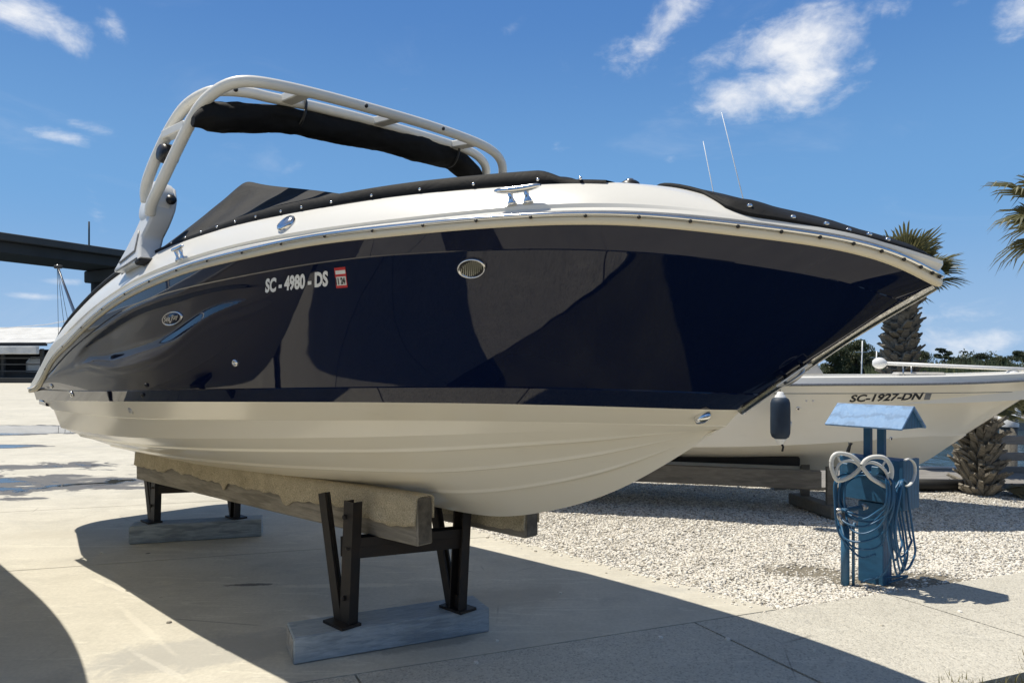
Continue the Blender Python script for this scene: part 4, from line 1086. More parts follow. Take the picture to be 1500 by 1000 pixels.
simple_hull(nb, natcubic([(-3, .62), (1.5, .62), (2.6, .75), (3.4, 1.2), (4.0, 1.75), (4.35, 2.15)]), natcubic([(-3, 1.05), (1, 1.12), (2.5, 1.25), (3.5, 1.32)]), natcubic([(-3, 1.95), (0, 2.02), (2.5, 2.10), (4.35, 2.2)]),
            plain(1.0, -.5, 3.55, 2, 1.2), plain(1.20, .3, 4.35, 2.3, 1.5), -3.0, .10, GEL, BAND, DECKW)
for x_, y_ in ((-2, .7), (-2, -.7), (1.6, .6), (1.6, -.6)):
    mb = MB(); mb.bar((x_, y_, .95), (x_, y_ * 1.5, -.02), .06, .06); mb.box((x_, y_, .98), (.25, .2, .04)); mb.build('jack_stand', IRON, nb)
for sy in (-1, 1):
    MB().tube(spline([(-2.0, sy * 1.08, 2.1), (-1.2, sy * 1.0, 2.9), (-.4, sy * .9, 3.15), (.3, sy * .8, 2.8), (.9, sy * .75, 2.2)], 30), .025, 8).build('rail_tube', STEEL, nb)
# ------------------------------------------------------------------ white boat on the right
YAW2 = math.atan2(-.283, .959); C2 = Vector((3.4, 8.6, 0))
wb = thing('fishing_boat', 'white fishing boat on a low timber cradle behind the blue hose stand', 'boat', C2, YAW2)
GEL2 = m_gel('white_hull_gelcoat', (.90, .85, .725), (.86, .80, .655), .16)
hull2 = simple_hull(wb, natcubic([(-4.2, .40), (-1, .40), (.4, .41), (.95, .44), (1.30, .50), (1.63, .735), (1.965, .985), (2.36, 1.325), (2.64, 1.55)]),
            natcubic([(-4.2, .70), (-1, .735), (.4, .80), (1.2, .85), (1.8, .865)]), natcubic([(-4.2, 1.42), (-1, 1.425), (.5, 1.44), (1.6, 1.455), (2.64, 1.50)]),
            plain(.98, -1.6, 1.80, 2.0, 1.15), plain(1.15, -1.2, 2.64, 2.2, 1.45), -4.2, .058, GEL2, GRYM, DECKW)
H2 = bvh_of(hull2)
xs = np.linspace(-3, 2.35, 60)
MB().tube([onside(x, 1.352 + .012 * x / 2, .0015, H2)[0] for x in xs], .004, 6).build('hull_groove', GRYM, wb)
def px_on(bvh, root_loc, yaw, px, py):
    """local (x, z) where the sight line through a survey pixel meets the hull side"""
    inv = Matrix.Rotation(-yaw, 4, 'Z') @ Matrix.Translation(-root_loc)
    o_ = inv @ Vector((0, 0, CAMH)); d_ = (inv.to_3x3() @ Vector(((px - 750) / 1050, 1, -(py - 535) / 1050))).normalized()
    h, n, i, dd = bvh.ray_cast(o_, d_); return (h.x, h.z) if h is not None else None
a_ = px_on(H2, C2, YAW2, 1245, 589) or (.3, 1.28); b_ = px_on(H2, C2, YAW2, 1349, 585) or (1.05, 1.3); c_ = px_on(H2, C2, YAW2, 1245, 578) or (.3, 1.36)
print('reg2', a_, b_, c_)
text_on('registration_number', 'SC-1927-DN', a_, b_, c_[1] - a_[1], LETB, wb, .035, .003, .03, H2)
a_ = px_on(H2, C2, YAW2, 1353, 585); b_ = px_on(H2, C2, YAW2, 1365, 575)
if a_ and b_: quad_on('registration_sticker', a_[0], b_[0], a_[1], b_[1], GRYM, wb, .003, bvh=H2)
inv2 = Matrix.Rotation(-YAW2, 4, 'Z') @ Matrix.Translation(-C2)
def loc2(px, py, d): return inv2 @ at(px, py, d)
for px, py, r in ((1169, 598, .022), (1181, 587, .012), (1191, 587, .012), (1305, 642, .02)):
    q = px_on(H2, C2, YAW2, px, py)
    if q:
        h_, n_ = onside(q[0], q[1], 0, H2)
        f_ = MB().lathe(h_, [(r, 0), (r, .008), (r * .6, .012), (r * .5, .004), (0, .004)], axis=n_, n=16).build('hull_fitting', CHROME, wb)
        if r > .015: MB().lathe(h_ + n_ * .0125, [(r * .55, 0), (0, .001)], axis=n_, n=12).build('fitting_hole', BLKP, f_)
TARP = simple('grey_tarp', (.46, .45, .43), .75, 0, .15, 6, bump=.3, bs=20, bd=.01)
p = [loc2(1158, 549, 8.6), loc2(1168, 536, 8.6), loc2(1176, 531, 8.6), loc2(1196, 530, 8.6), loc2(1199, 536, 8.6), loc2(1208, 549, 8.6)]
mb = MB(); mb.extrude([q - Vector((0, 0, .0)) for q in p], (-.06, .55, 0)); mb.build('console_cover', TARP, wb, bevel=.02)
# long white pole with a round end lying along the far gunwale
POLEM = simple('white_fibreglass', (.80, .80, .78), .35, 0, .08, 5)
pa, pb = loc2(1296, 532, 8.25), loc2(1530, 542, 7.75)
MB().tube([pa, pa.lerp(pb, .5), pb], .021, 10).build('white_pole', POLEM, wb)
MB().lathe(pa - (pb - pa).normalized() * .13, [(0, 0), (.03, .004), (.055, .03), (.066, .07), (.06, .11), (.035, .14), (.022, .15)], axis=(pb - pa), n=18).build('pole_end', POLEM, wb)
for px in (1323, 1335): q = loc2(px, 534, 8.2); MB().tube([q, Vector((q.x, q.y, 1.44))], .008, 8).build('pole_support', STEEL, wb)
q = loc2(1494, 547, 7.85); MB().lathe(q + Vector((-.07, 0, -.05)), [(0, 0), (.075, 0), (.078, .03), (.07, .06), (.045, .085), (0, .095)], n=20).build('deck_vent', POLEM, wb)
q = loc2(1345, 545, 8.3); MB().box((q.x, q.y, 1.52), (.5, .3, .10), bev=.02).build('folded_gear', TARP, wb)
for (x0, y0, x1, y1) in ((1152, 545, 1057, 165), (1098, 545, 1030, 207)):
    a, b = loc2(x0, y0, 8.5), loc2(x1, y1, 8.5)
    MB().tube([a, a.lerp(b, .3), a.lerp(b, .7), b], [.011, .009, .006, .0035], 8).build('whip_antenna', POLEM, wb)
    MB().lathe(a - Vector((0, 0, .10)), [(.03, 0), (.03, .03), (.016, .05), (.014, .14)], n=12).build('antenna_base', CHROME, wb)
# fender hung from its rail
fd = thing('boat_fender', 'dark blue fender with white ends hanging on the side of the white fishing boat', 'fender', at(1143, 612, 7.42))
FEND = simple('fender_blue', (.012, .030, .058), .6, 0, .35, 6, bump=.1, bs=40, bd=.002)
MB().lathe((0, 0, -.215), [(.0, 0), (.055, .0), (.085, .02), (.098, .06), (.10, .12), (.10, .31), (.098, .37), (.085, .41), (.055, .43), (0, .43)], n=26).build('fender_body', FEND, fd)
for s_ in (-1, 1): MB().lathe((0, 0, s_ * .213), [(.058, 0), (.05, .02), (.035, .035), (.03, .055), (.012, .06), (0, .06)], axis=(0, 0, s_), n=18).build('fender_end', LETW, fd)
MB().tube([(0, 0, .26), (.002, .02, .33), (0, .09, .37)], .005, 6).build('fender_rope', simple('rope_brown', (.20, .11, .07), .9), fd)
MB().tube([(.012, 0, -.26), (.03, 0, -.30), (.024, .01, -.345)], .012, 6).build('rope_tail', BLKR, fd)
q = MB(); q.lathe((.092, -.03, -.06), [(.0, 0), (.03, 0), (.03, .012), (0, .014)], axis=(1, -.4, 0), n=10); q.build('fender_patch', LETW, fd)
# timber cradle below it
cd_ = thing('boat_cradle', 'low weathered timber cradle under the white fishing boat', 'cradle', (3.2, 7.9, 0), YAW2)
invc = Matrix.Rotation(-YAW2, 4, 'Z') @ Matrix.Translation(-Vector((3.2, 7.9, 0)))
WOODC = m_wood('cradle_timber', (.20, .18, .145), (.12, .11, .09), (2, 12, 12))
for off in (0, 1.25):
    a = invc @ Vector((-.9, 9.05 + off, .40)); b = invc @ Vector((3.38, 7.84 + off, .40)); MB().bar(a, b, .10, .20, .008).build('side_beam', WOODC, cd_)
for px, d_, w_ in ((1179, 8.45, .10), (1218, 7.90, .11)):
    q = invc @ at(px, 600, d_); MB().box((q.x, q.y, .30), (w_, w_, .46), bev=.006).build('leg', WOODC, cd_)
    q = invc @ (at(px, 600, d_) + Vector((-3.3, .95, 0))); MB().box((q.x, q.y, .30), (w_, w_, .46), bev=.006).build('leg', WOODC, cd_)
for sh in (Vector((0, 0, 0)), Vector((-3.3, .95, 0))):
    a = invc @ (Vector((3.40, 8.62, .058)) + sh); b = invc @ (Vector((3.52, 7.72, .058)) + sh); MB().bar(a, b, .17, .125, .01).build('foot_beam', WOODC, cd_)
a = invc @ Vector((-.6, 9.4, .56)); b = invc @ Vector((3.3, 8.25, .56)); MB().bar(a, b, .3, .10, .01).build('pad', BLKR, cd_)
#@HOSESTAND
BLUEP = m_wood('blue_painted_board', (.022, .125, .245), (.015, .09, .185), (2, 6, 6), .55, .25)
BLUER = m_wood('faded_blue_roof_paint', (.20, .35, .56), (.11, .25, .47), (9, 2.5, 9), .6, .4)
BLUEM = simple('blue_painted_pipe', (.04, .14, .26), .45, 0, .3, 8, bump=.15, bs=60, bd=.002)
HOSE = simple('blue_hose_rubber', (.025, .125, .26), .38, 0, .25, 4)
YH = R(-55); HC = Vector((2.78, 5.50, 0))
hs = thing('hose_stand', 'blue painted wooden water station with a small pitched roof', 'hose stand', HC, YH)
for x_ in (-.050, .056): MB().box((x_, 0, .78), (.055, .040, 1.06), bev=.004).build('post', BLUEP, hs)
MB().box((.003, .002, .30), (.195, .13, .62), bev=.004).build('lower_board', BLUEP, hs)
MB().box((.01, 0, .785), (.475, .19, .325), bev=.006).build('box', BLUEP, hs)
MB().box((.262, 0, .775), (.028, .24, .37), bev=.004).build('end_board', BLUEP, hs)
L_, w_ = .595, .36
for sy in (-1, 1):
    a = Vector((0, 0, 1.345)); b = Vector((0, sy * w_ / 2, 1.185)); mb = MB()
    n = (b - a).normalized(); up = Vector((1, 0, 0)).cross(n) * (1 if sy < 0 else -1); c = (a + b) / 2
    m_ = Matrix((Vector((1, 0, 0)), n, Vector((1, 0, 0)).cross(n))).transposed().to_4x4()
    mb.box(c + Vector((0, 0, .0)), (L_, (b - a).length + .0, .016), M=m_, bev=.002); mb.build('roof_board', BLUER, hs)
mb = MB(); mb.add([(L_ / 2 - .02, -w_ / 2 + .012, 1.185), (L_ / 2 - .02, w_ / 2 - .012, 1.185), (L_ / 2 - .02, 0, 1.334), (L_ / 2 - .032, -w_ / 2 + .012, 1.185), (L_ / 2 - .032, w_ / 2 - .012, 1.185), (L_ / 2 - .032, 0, 1.334)], [(0, 1, 2), (5, 4, 3), (0, 3, 4, 1), (1, 4, 5, 2), (2, 5, 3, 0)]); mb.build('gable_board', BLUEP, hs)
mb = MB(); mb.add([(-L_ / 2 + .02, -w_ / 2 + .012, 1.185), (-L_ / 2 + .02, w_ / 2 - .012, 1.185), (-L_ / 2 + .02, 0, 1.334)], [(2, 1, 0)]); mb.build('gable_board', BLUEP, hs)
invh = Matrix.Rotation(-YH, 4, 'Z') @ Matrix.Translation(-HC)
def hl(px, py, d): return invh @ at(px, py, d)
p = hl(1238, 853, 5.45); MB().tube([(p.x, p.y, -.03), (p.x, p.y, .44)], .031, 14).build('water_pipe', BLUEM, hs)
p2 = hl(1250, 852, 5.43); MB().tube([(p2.x, p2.y, -.03), (p2.x, p2.y, .42), hl(1252, 765, 5.43)], .011, 10).build('water_pipe', BLUEM, hs)
a, b = hl(1228, 748, 5.42), hl(1266, 742, 5.36)
tp = MB().tube([a, b], .017, 12).build('tap_arm', BLUEM, hs)
MB().lathe(b, [(.0, -.012), (.024, -.012), (.026, 0), (.024, .016), (.012, .026), (0, .028)], axis=(b - a), n=14).build('tap_valve', STEEL, tp)
MB().lathe(a, [(.0, -.02), (.022, -.018), (.024, 0), (.020, .02)], axis=(b - a), n=14).build('tap_valve', STEEL, tp)
MB().tube([a + Vector((0, 0, -.01)), a + Vector((.015, 0, -.05)), Vector((p.x, p.y, .43))], .02, 10).build('tap_elbow', STEEL, tp)
a, b = hl(1240, 668, 5.5), hl(1246, 648, 5.5); MB().tube([a, a.lerp(b, .5), a.lerp(b, .8), b], [.012, .014, .010, .018], 10).build('spray_nozzle', BLKP, hs)
HANG = simple('white_hanger_plastic', (.74, .74, .70), .42, 0, .1, 6)
def hanger(ring, arc, d, struts, back=.12):
    # moulded hose hanger: a closed loop in front, a saddle arch running back to the box
    pts = [hl(x, y, d) for x, y in ring]; c = sum(pts, Vector()) / len(pts)
    q = thing('hose_hanger', None, None, c, 0); q.parent = hs
    P_ = spline([p - c for p in pts + [pts[0]]], 70); MB().tube(P_, .0155, 10, cap=False).build('hanger_ring', HANG, q)
    bk = invh.to_3x3() @ Vector((ring[0][0] * 0 + .50, .86, 0)); A = spline([hl(x, y, d) - c for x, y in arc], 26)
    rows = [[tuple(Vector(p) + bk * (back * f) + Vector((0, 0, -.006 * f))) for p in A] for f in np.linspace(0, 1, 6)]
    mb = MB(); mb.grid(rows, True); o_ = mb.build('hanger_saddle', HANG, q); m_ = o_.modifiers.new('th', 'SOLIDIFY'); m_.thickness = .008; m_.offset = 0
    MB().tube(A, .010, 8).build('saddle_lip', HANG, q)
    for a, b in struts: MB().tube([hl(*a, d) - c, hl(*b, d) - c], .007, 8).build('hanger_strut', HANG, q)
    bp = [Vector(p) + bk * back for p in A[::5]]; mid = sum(bp, Vector()) / len(bp)
    MB().box(mid - Vector((0, 0, .03)), (.10, .02, .07), bev=.004).build('hanger_plate', BLUEM, q)
    return q
cv = lambda L: [(1205 + x / 8.96, 640 + y / 8.96) for x, y in L]
hanger(cv([(112, 330), (128, 268), (165, 226), (220, 212), (300, 220), (380, 248), (450, 302), (495, 360), (492, 400), (450, 452), (380, 508), (320, 540), (215, 572), (172, 545), (142, 480), (118, 400)]),
       cv([(170, 500), (195, 395), (238, 338), (300, 313), (380, 315), (445, 345), (484, 388)]), 5.34, [(cv([(190, 240)])[0], cv([(238, 338)])[0])])
hanger(cv([(517, 365), (560, 305), (640, 264), (740, 256), (808, 272), (866, 325), (902, 402), (906, 480), (888, 560), (855, 632), (820, 640), (740, 598), (640, 536), (580, 468), (535, 410)]),
       cv([(528, 385), (565, 350), (625, 334), (700, 348), (768, 388), (820, 444), (850, 512), (862, 590)]), 5.16, [(cv([(835, 295)])[0], cv([(775, 392)])[0]), (cv([(900, 470)])[0], cv([(838, 480)])[0])])
q = thing('hose_hanger', None, None, hl(1333, 694, 5.20), 0); q.parent = hs
c = hl(1333, 694, 5.20); MB().tube(spline([hl(x, y, d_) - c for (x, y), d_ in zip(cv([(1080, 300), (1130, 285), (1180, 315), (1210, 375), (1212, 470), (1188, 560), (1140, 625), (1100, 640)]), (5.14, 5.16, 5.2, 5.22, 5.22, 5.2, 5.16, 5.14))], 40), .012, 10, flat=.5).build('hanger_ring', HANG, q)
def hose(name, label, loops, r=.0078):
    t = thing(name, label, 'hose', HC, YH, None); path = []
    for l in loops: path += [tuple(q) for q in l]
    P_ = spline(path, len(path) * 7); MB().tube(P_, r, 8).build('hose_tube', HOSE, t); return t
rh = random.Random(5)
loops = []
for i, (xl, xr, zb) in enumerate([(1228, 1305, 756), (1232, 1301, 764), (1225, 1307, 771), (1235, 1298, 760), (1223, 1309, 793), (1237, 1302, 781), (1230, 1304, 804)]):
    dl, dr = 5.42 + rh.uniform(-.03, .03), 5.14 + rh.uniform(-.03, .03); ytop = 708 + rh.uniform(-4, 3); xm = (xl + xr) / 2 + rh.uniform(-6, 10)
    lp = [hl(xl + 4, ytop - 4, dl), hl(xl, 724, dl), hl(xl + 2 + rh.uniform(-1, 3), 742 + (zb - 756) * .4, dl), hl(xl * .66 + xm * .34, zb - 6, dl * .7 + dr * .3), hl(xm, zb, (dl + dr) / 2 - .02), hl(xm * .36 + xr * .64, zb - 12, dl * .3 + dr * .7), hl(xr - 2, 738 + (zb - 756) * .35, dr), hl(xr + 1, 718, dr), hl(xr - 3, ytop - 6, dr + .03)]
    back_ = [hl((xl + xr) / 2, ytop - 14, (dl + dr) / 2 + .18)]
    loops.append(lp + back_)
loops.append([hl(1226, 700, 5.40), hl(1223, 740, 5.40), hl(1228, 778, 5.40), hl(1243, 800, 5.38), hl(1262, 816, 5.33), hl(1283, 811, 5.30)])
hose('garden_hose', 'blue hose looped over the two white hangers on the front of the hose stand', loops)
loops = []
for i, (x0_, x1_, zb) in enumerate([(1312, 1341, 834), (1309, 1330, 838), (1300, 1322, 820), (1306, 1336, 815), (1303, 1326, 842)]):
    d0 = 5.12 + .02 * i
    loops.append([hl(1322 - i, 704, d0 + .04), hl(x0_ + 6, 728, d0), hl(x0_, 765, d0), hl(x0_ + 3, 800, d0), hl((x0_ + x1_) / 2, zb, d0), hl(x1_ - 1, zb - 22, d0 + .05), hl(x1_ - 3, 785, d0 + .08), hl(x1_ - 9, 742, d0 + .1), hl(1328, 708, d0 + .1)])
loops.append([hl(1316, 730, 5.2), hl(1310, 790, 5.2), hl(1296, 838, 5.22), hl(1262, 852, 5.40), hl(1275, 848, 5.43), hl(1330, 843, 5.35), hl(1300, 853, 5.40)])
hose('garden_hose', 'blue hose hanging in long loops from the right end of the hose stand', loops)
#@PALMS
BOOT = m_wood('palm_boot', (.30, .27, .215), (.15, .13, .10), (6, 6, 1.5), .9, .5)
TRK = m_wood('palm_trunk_bark', (.12, .10, .08), (.07, .06, .045), (5, 5, 2), .95, .8)
PALM = m_leaf('palm_leaf', (.085, .09, .038), (.16, .15, .07), .18)
PALMD = m_leaf('palm_leaf_dry', (.22, .18, .09), (.14, .12, .06), .15)
def frond(mb, c, d, lp, ll, nl, r, droop=.25, span=2.0):
    """fan palm frond: petiole along d then a folded fan of narrow leaflets"""
    d = Vector(d).normalized(); c = Vector(c)
    side = d.cross(Vector((0, 0, 1)));
    if side.length < .1: side = Vector((1, 0, 0))
    side.normalize(); up = side.cross(d).normalized(); tw = r.uniform(-.6, .6); side, up = side * math.cos(tw) + up * math.sin(tw), up * math.cos(tw) - side * math.sin(tw)
    e = c + d * lp - Vector((0, 0, droop * lp * .4)); mb.tube([c, c.lerp(e, .5) + up * .02, e], [.018, .012, .009], 5, flat=.5)
    for i in range(nl):
        a = (i / (nl - 1) - .5) * 2 * span / 2 * 1.15; k = 1 - .25 * abs(a) / span; L = ll * k * r.uniform(.70, 1.12)
        dd = (d * math.cos(a) + side * math.sin(a)).normalized(); wv = .026 * (ll / .7) * r.uniform(.8, 1.2); pr = dd.cross(up).normalized()
        p0 = e; p1 = e + dd * L * .5 + up * .03 * math.cos(a * 2); p2 = e + dd * L * .82 - Vector((0, 0, droop * L * .18)) ; p3 = e + dd * L - Vector((0, 0, droop * L * r.uniform(.3, .9)))
        f = up * wv * .35
        mb.add([p0 - pr * wv * .2, p0 + pr * wv * .2, p1 + pr * wv - f, p1 + f * .5, p1 - pr * wv - f, p2 + pr * wv * .6 - f * .5, p2 + f * .3, p2 - pr * wv * .6 - f * .5, p3],
               [(0, 3, 4), (0, 1, 3), (1, 2, 3), (3, 2, 5, 6), (4, 3, 6, 7), (6, 5, 8), (7, 6, 8)])
def palm(label, base, h, rt, boots, crown, seed, trunk_boot0=0.0, bootlen=.16):
    t = thing('palm_tree', label, 'palm tree', base, 0); r = random.Random(seed)
    mb = MB(); mb.lathe((0, 0, -.1), [(rt * 1.15, 0), (rt * 1.02, .2), (rt * .95, h * .5), (rt, h), (rt * .6, h + .12), (0, h + .15)], n=18); mb.build('trunk', TRK, t)
    if boots:
        mb = MB(); z = trunk_boot0; row = 0
        while z < h:
            n = 9
            for k in range(n):
                a = 2 * math.pi * (k + (row % 2) * .5) / n + r.uniform(-.1, .1); L = bootlen * r.uniform(.45, 1.45); o_ = Vector((math.cos(a), math.sin(a), 0))
                tilt = r.uniform(.35, 1.15); dr = (o_ * math.cos(tilt) + Vector((0, 0, 1)) * math.sin(tilt)).normalized(); sd = Vector((-o_.y, o_.x, 0)); nn = dr.cross(sd)
                p = o_ * rt * .88 + Vector((0, 0, z + r.uniform(-.02, .02))); w0, w1 = rt * .36, rt * .22 * r.uniform(.7, 1.2); th = .022
                mb.add([p - sd * w0 - nn * th, p + sd * w0 - nn * th, p + sd * w0 + nn * th, p - sd * w0 + nn * th, p + dr * L - sd * w1 - nn * th * .6, p + dr * L + sd * w1 - nn * th * .6, p + dr * (L * .93) + sd * w1 + nn * th * .6, p + dr * (L * 1.04) - sd * w1 + nn * th * .6],
                       [(0, 3, 2, 1), (4, 5, 6, 7), (0, 1, 5, 4), (1, 2, 6, 5), (2, 3, 7, 6), (3, 0, 4, 7)])
            z += rt * .36; row += 1
        mb.build('trunk_boots', BOOT, t)
    cr = MB(); n, e0, e1, lp, ll, droop = crown; c = Vector((0, 0, h + .05))
    for i in range(n):
        a = i * 2.399 + r.uniform(-.3, .3); e = e0 + (e1 - e0) * ((i + .5) / n) + r.uniform(-.12, .12)
        frond(cr, c + Vector((0, 0, r.uniform(-.05, .15))), (math.cos(a) * math.cos(e), math.sin(a) * math.cos(e), math.sin(e)), lp * r.uniform(.8, 1.15), ll * r.uniform(.85, 1.1), 22, r, droop)
    cr.build('crown', PALM, t)
    return t
palm('palm with rough boot-covered trunk behind the white fishing boat, fronds above the navy bow', (6.24, 11.5, -.05), 2.92, .195, True, (38, 1.35, -.10, .40, .58, .20), 3, .95, .18)
p2_ = palm('short stubby palm with a boot-covered trunk beside the dock railing', (6.06, 9.30, -.03), .95, .135, True, (9, 1.2, .25, .40, .46, .5), 8, .0, .22)
mb = MB(); r = random.Random(4)
for i in range(5): frond(mb, (.12, -.12, .12), (.9, -.25 + .15 * i - .3, -.05 + .03 * i), .14, .36, 10, r, .5, 1.2)
mb.build('dead_frond', PALMD, p2_)
palm('tall palm at the right edge with only its green fan fronds showing', (7.12, 9.0, -.03), 3.52, .19, True, (24, 1.25, -.5, .50, .62, .40), 12, .6, .15)
#@BACKGROUND
LEAFA = m_leaf('oak_leaf', (.05, .065, .028), (.085, .095, .045), .15)
LEAFB = m_leaf('pine_needles', (.035, .05, .03), (.06, .075, .04), .1)
BARK = simple('tree_bark', (.10, .085, .07), .95, 0, .4, 6)
def leaves(mb, clumps, n, size, r):
    N = n * len(clumps); V = np.zeros((N, 4, 3)); i = 0
    for (c, rad) in clumps:
        d = r.normal(0, 1, (n, 3)); d /= np.linalg.norm(d, axis=1)[:, None]; q = np.array(c) + d * (r.random((n, 1)) ** .45) * np.array(rad)
        a = r.normal(0, 1, (n, 3)); a /= np.linalg.norm(a, axis=1)[:, None]; b = np.cross(a, r.normal(0, 1, (n, 3))); b /= np.linalg.norm(b, axis=1)[:, None]
        s = (size * r.uniform(.6, 1.4, (n, 1)))
        V[i:i + n] = np.stack([q - a * s, q + b * s * .5, q + a * s, q - b * s * .5], 1); i += n
    k0 = len(mb.v); mb.v += [tuple(p) for p in V.reshape(-1, 3)]; mb.f += [tuple(k0 + 4 * j + m_ for m_ in range(4)) for j in range(N)]; mb.sm += [False] * N
def tree(name, label, base, h, rad, kind, seed, n=260, nc=12, size=.16, group='trees on the far shore'):
    t = thing(name, label, 'tree', base, 0, group); r = np.random.default_rng(seed); mb = MB()
    th = h * (.55 if kind == 'oak' else .8)
    mb.tube(spline([(0, 0, -.2), (.05 * h * .3, 0, th * .5), (0, .03 * h, th), (.02 * h, 0, h * .92)], 14), np.linspace(h * .030, h * .007, 14), 7)
    cl = []
    for i in range(nc):
        a = r.uniform(0, 6.28); f = r.uniform(.15, 1)
        if kind == 'oak': z = h * r.uniform(.16, .93); rr = rad * math.sqrt(max(.12, 1 - ((z / h - .5) / .52) ** 2))
        else: z = h * r.uniform(.62, .98); rr = rad * (1.05 - .5 * (z / h - .62) / .36)
        p = (math.cos(a) * rr * f, math.sin(a) * rr * f, z)
        cr = rad * r.uniform(.26, .48); cl.append((p, (cr, cr, cr * (.75 if kind == 'oak' else .42))))
        z0 = min(z * .75, th); mb.tube([(0, 0, z0), (p[0] * .5, p[1] * .5, (z0 + z) / 2 + .02 * h), p], [h * .012, h * .008, h * .004], 5)
    mb.build('trunk', BARK, t); mb = MB(); leaves(mb, cl, n, size, r); mb.build('crown', LEAFA if kind == 'oak' else LEAFB, t)
    return t
for (px, py, d, wpx, kind, lab, sd) in ((1222, 505, 118, 34, 'oak', 'dark broadleaf tree on the far shore just right of the navy hull', 1), (1255, 499, 120, 44, 'oak', 'taller broadleaf tree on the far shore left of the palm trunk', 2), (1287, 512, 122, 34, 'oak', 'low broadleaf tree on the far shore touching the palm trunk', 3),
        (1340, 514, 130, 40, 'oak', 'dark bushy tree on the far shore just right of the palm trunk', 4), (1384, 509, 130, 24, 'pine', 'slim flat-topped pine on the far shore', 5), (1430, 518, 135, 44, 'pine', 'broad low pine on the far shore right of the slim pine', 6), (1462, 524, 138, 30, 'oak', 'small round tree on the far shore near the right edge', 7), (1502, 513, 130, 46, 'pine', 'pine at the right edge of the far shore', 8), (1405, 526, 140, 30, 'oak', 'low bush on the far shore between two pines', 9)):
    p = at(px, 535, d); h = CAMH + (535 - py) / 1050 * d + .9
    tree('shore_tree', lab, (p.x, d, -.9), h, wpx / 1050 * d / 2 * (1.2 if kind == 'oak' else 1.0), kind, sd, 300 if kind == 'oak' else 260, 34 if kind == 'oak' else 14, .15)
mb = MB(); mb.prism([(40, 112), (420, 150), (420, 260), (34, 240)], -1.6, -.7); struct('far_shore', mb, simple('marsh_ground', (.10, .10, .05), .95))
r = np.random.default_rng(21); mb = MB(); cl = []
for _ in range(150):
    px = r.uniform(1120, 1560); d = r.uniform(142, 175); p = at(px, 535, d); hh = 1.2 + 1.5 * r.random() * (1 + .6 * math.sin(px * .045)); cl.append(((p.x, d, hh - .9), (2.4, 2.4, hh * .9)))
leaves(mb, cl, 120, .30, r); o = mb.build('far_woods', LEAFA); tag(o, 'low dark line of far woods along the opposite shore', 'woods', kind='stuff')
r = np.random.default_rng(9); mb = MB()
for _ in range(7000):
    y = r.uniform(34, 60); x = y * r.uniform(.50, .80); h_ = r.uniform(1.1, 2.2) * (1 + .2 * math.sin(x * .9)); a = r.uniform(0, 6.28); l_ = r.uniform(0, .35) * h_
    mb.add([(x - .03, y, -1.2), (x + .03, y, -1.2), (x + math.cos(a) * l_ * .4, y + math.sin(a) * l_ * .4, -.9 + h_ * .75), (x + math.cos(a) * l_, y + math.sin(a) * l_, -.9 + h_ * 1.2)], [(0, 1, 2), (1, 3, 2)])
o = mb.build('marsh_grass', m_leaf('reed_blades', (.19, .185, .08), (.10, .115, .045), .2)); tag(o, 'tall green and straw marsh grass across the water behind the fishing boat', 'marsh grass', kind='stuff')
for i, (px, y0, y1, d) in enumerate(((1262, 499, 548, 80), (1283, 514, 548, 84))):
    a, b = at(px, y1, d), at(px + 1, y0, d); t = thing('sailboat_mast', ('taller thin white mast', 'shorter thin white mast')[i] + ' beyond the fishing boat left of the palm', 'mast', (a.x, d, 0), 0)
    MB().tube([(0, 0, -1.2), (0, 0, a.z), (.1, 0, b.z)], .07, 8).build('pole', POLEM, t); MB().box((0, 0, -.9), (5, 1.6, .7), bev=.3).build('hull', POLEM, t)
    MB().bar((-.7, 0, (a.z + b.z) / 2 + .6), (.7, 0, (a.z + b.z) / 2 + .6), .05, .05).build('spreader', POLEM, t)
# dock on the right
mb = MB()
for i in range(9):
    y = 9.66 + .19 * i; mb.box((9.5, y, .0), (12, .178, .05), bev=.004)
o = mb.build('boat_dock', WOODD); o['kind'] = 'structure'
lg = thing('dock_timber', 'dark round timber lying on the gravel at the dock edge', 'timber', (5.62, 9.50, .07), R(-3)); MB().tube([(-.5, 0, 0), (0, .01, 0), (.42, 0, 0)], .075, 14).build('log', BLKR, lg)
mb = MB(); mb.box((10.2, 9.58, .02), (8.0, .08, .10), bev=.01); o = mb.build('dock_curb', BLKR); tag(o, 'dark timber curb along the near edge of the dock', 'curb')
o = MB().tube([(4.6, 11.36, .06), (8, 11.1, .05), (15, 10.9, .05)], .022, 8).build('dock_pipe', POLEM); tag(o, 'white pipe along the far edge of the dock planks', 'pipe')
rl = thing('dock_railing', 'weathered grey plank railing at the right edge of the dock', 'railing', (7.2, 10.9, 0), R(-4))
for z, hh in ((.52, .13), (.27, .12), (.06, .12)): MB().box((2.55, 0, z), (5.1, .04, hh), bev=.006).build('rail_plank', WOODD, rl)
for x_ in (.13, 2.1, 4.2): MB().box((x_, .07, .15), (.12, .10, .90), bev=.006).build('post', WOODC, rl)
pl_ = thing('dock_piling', 'round dock piling with a white cap behind the plank railing', 'piling', (8.38, 12.1, -1.4)); MB().tube([(0, 0, -1), (0, 0, 2.05)], .13, 16).build('pile', WOODC, pl_); MB().lathe((0, 0, 2.02), [(.15, 0), (.15, .16), (.05, .24), (0, .25)], n=18).build('pile_cap', POLEM, pl_)
fl = thing('floating_dock', 'floating dock with white bollards across the water at the right edge', 'dock', (24, 33, -1.25)); MB().box((0, 0, .25), (20, 2, .6), bev=.03).build('deck', WOODD, fl)
for x_ in (-3, -1.2, .4, 2): MB().tube([(x_, -.7, .5), (x_, -.7, 1.3)], .12, 10).build('bollard', POLEM, fl)
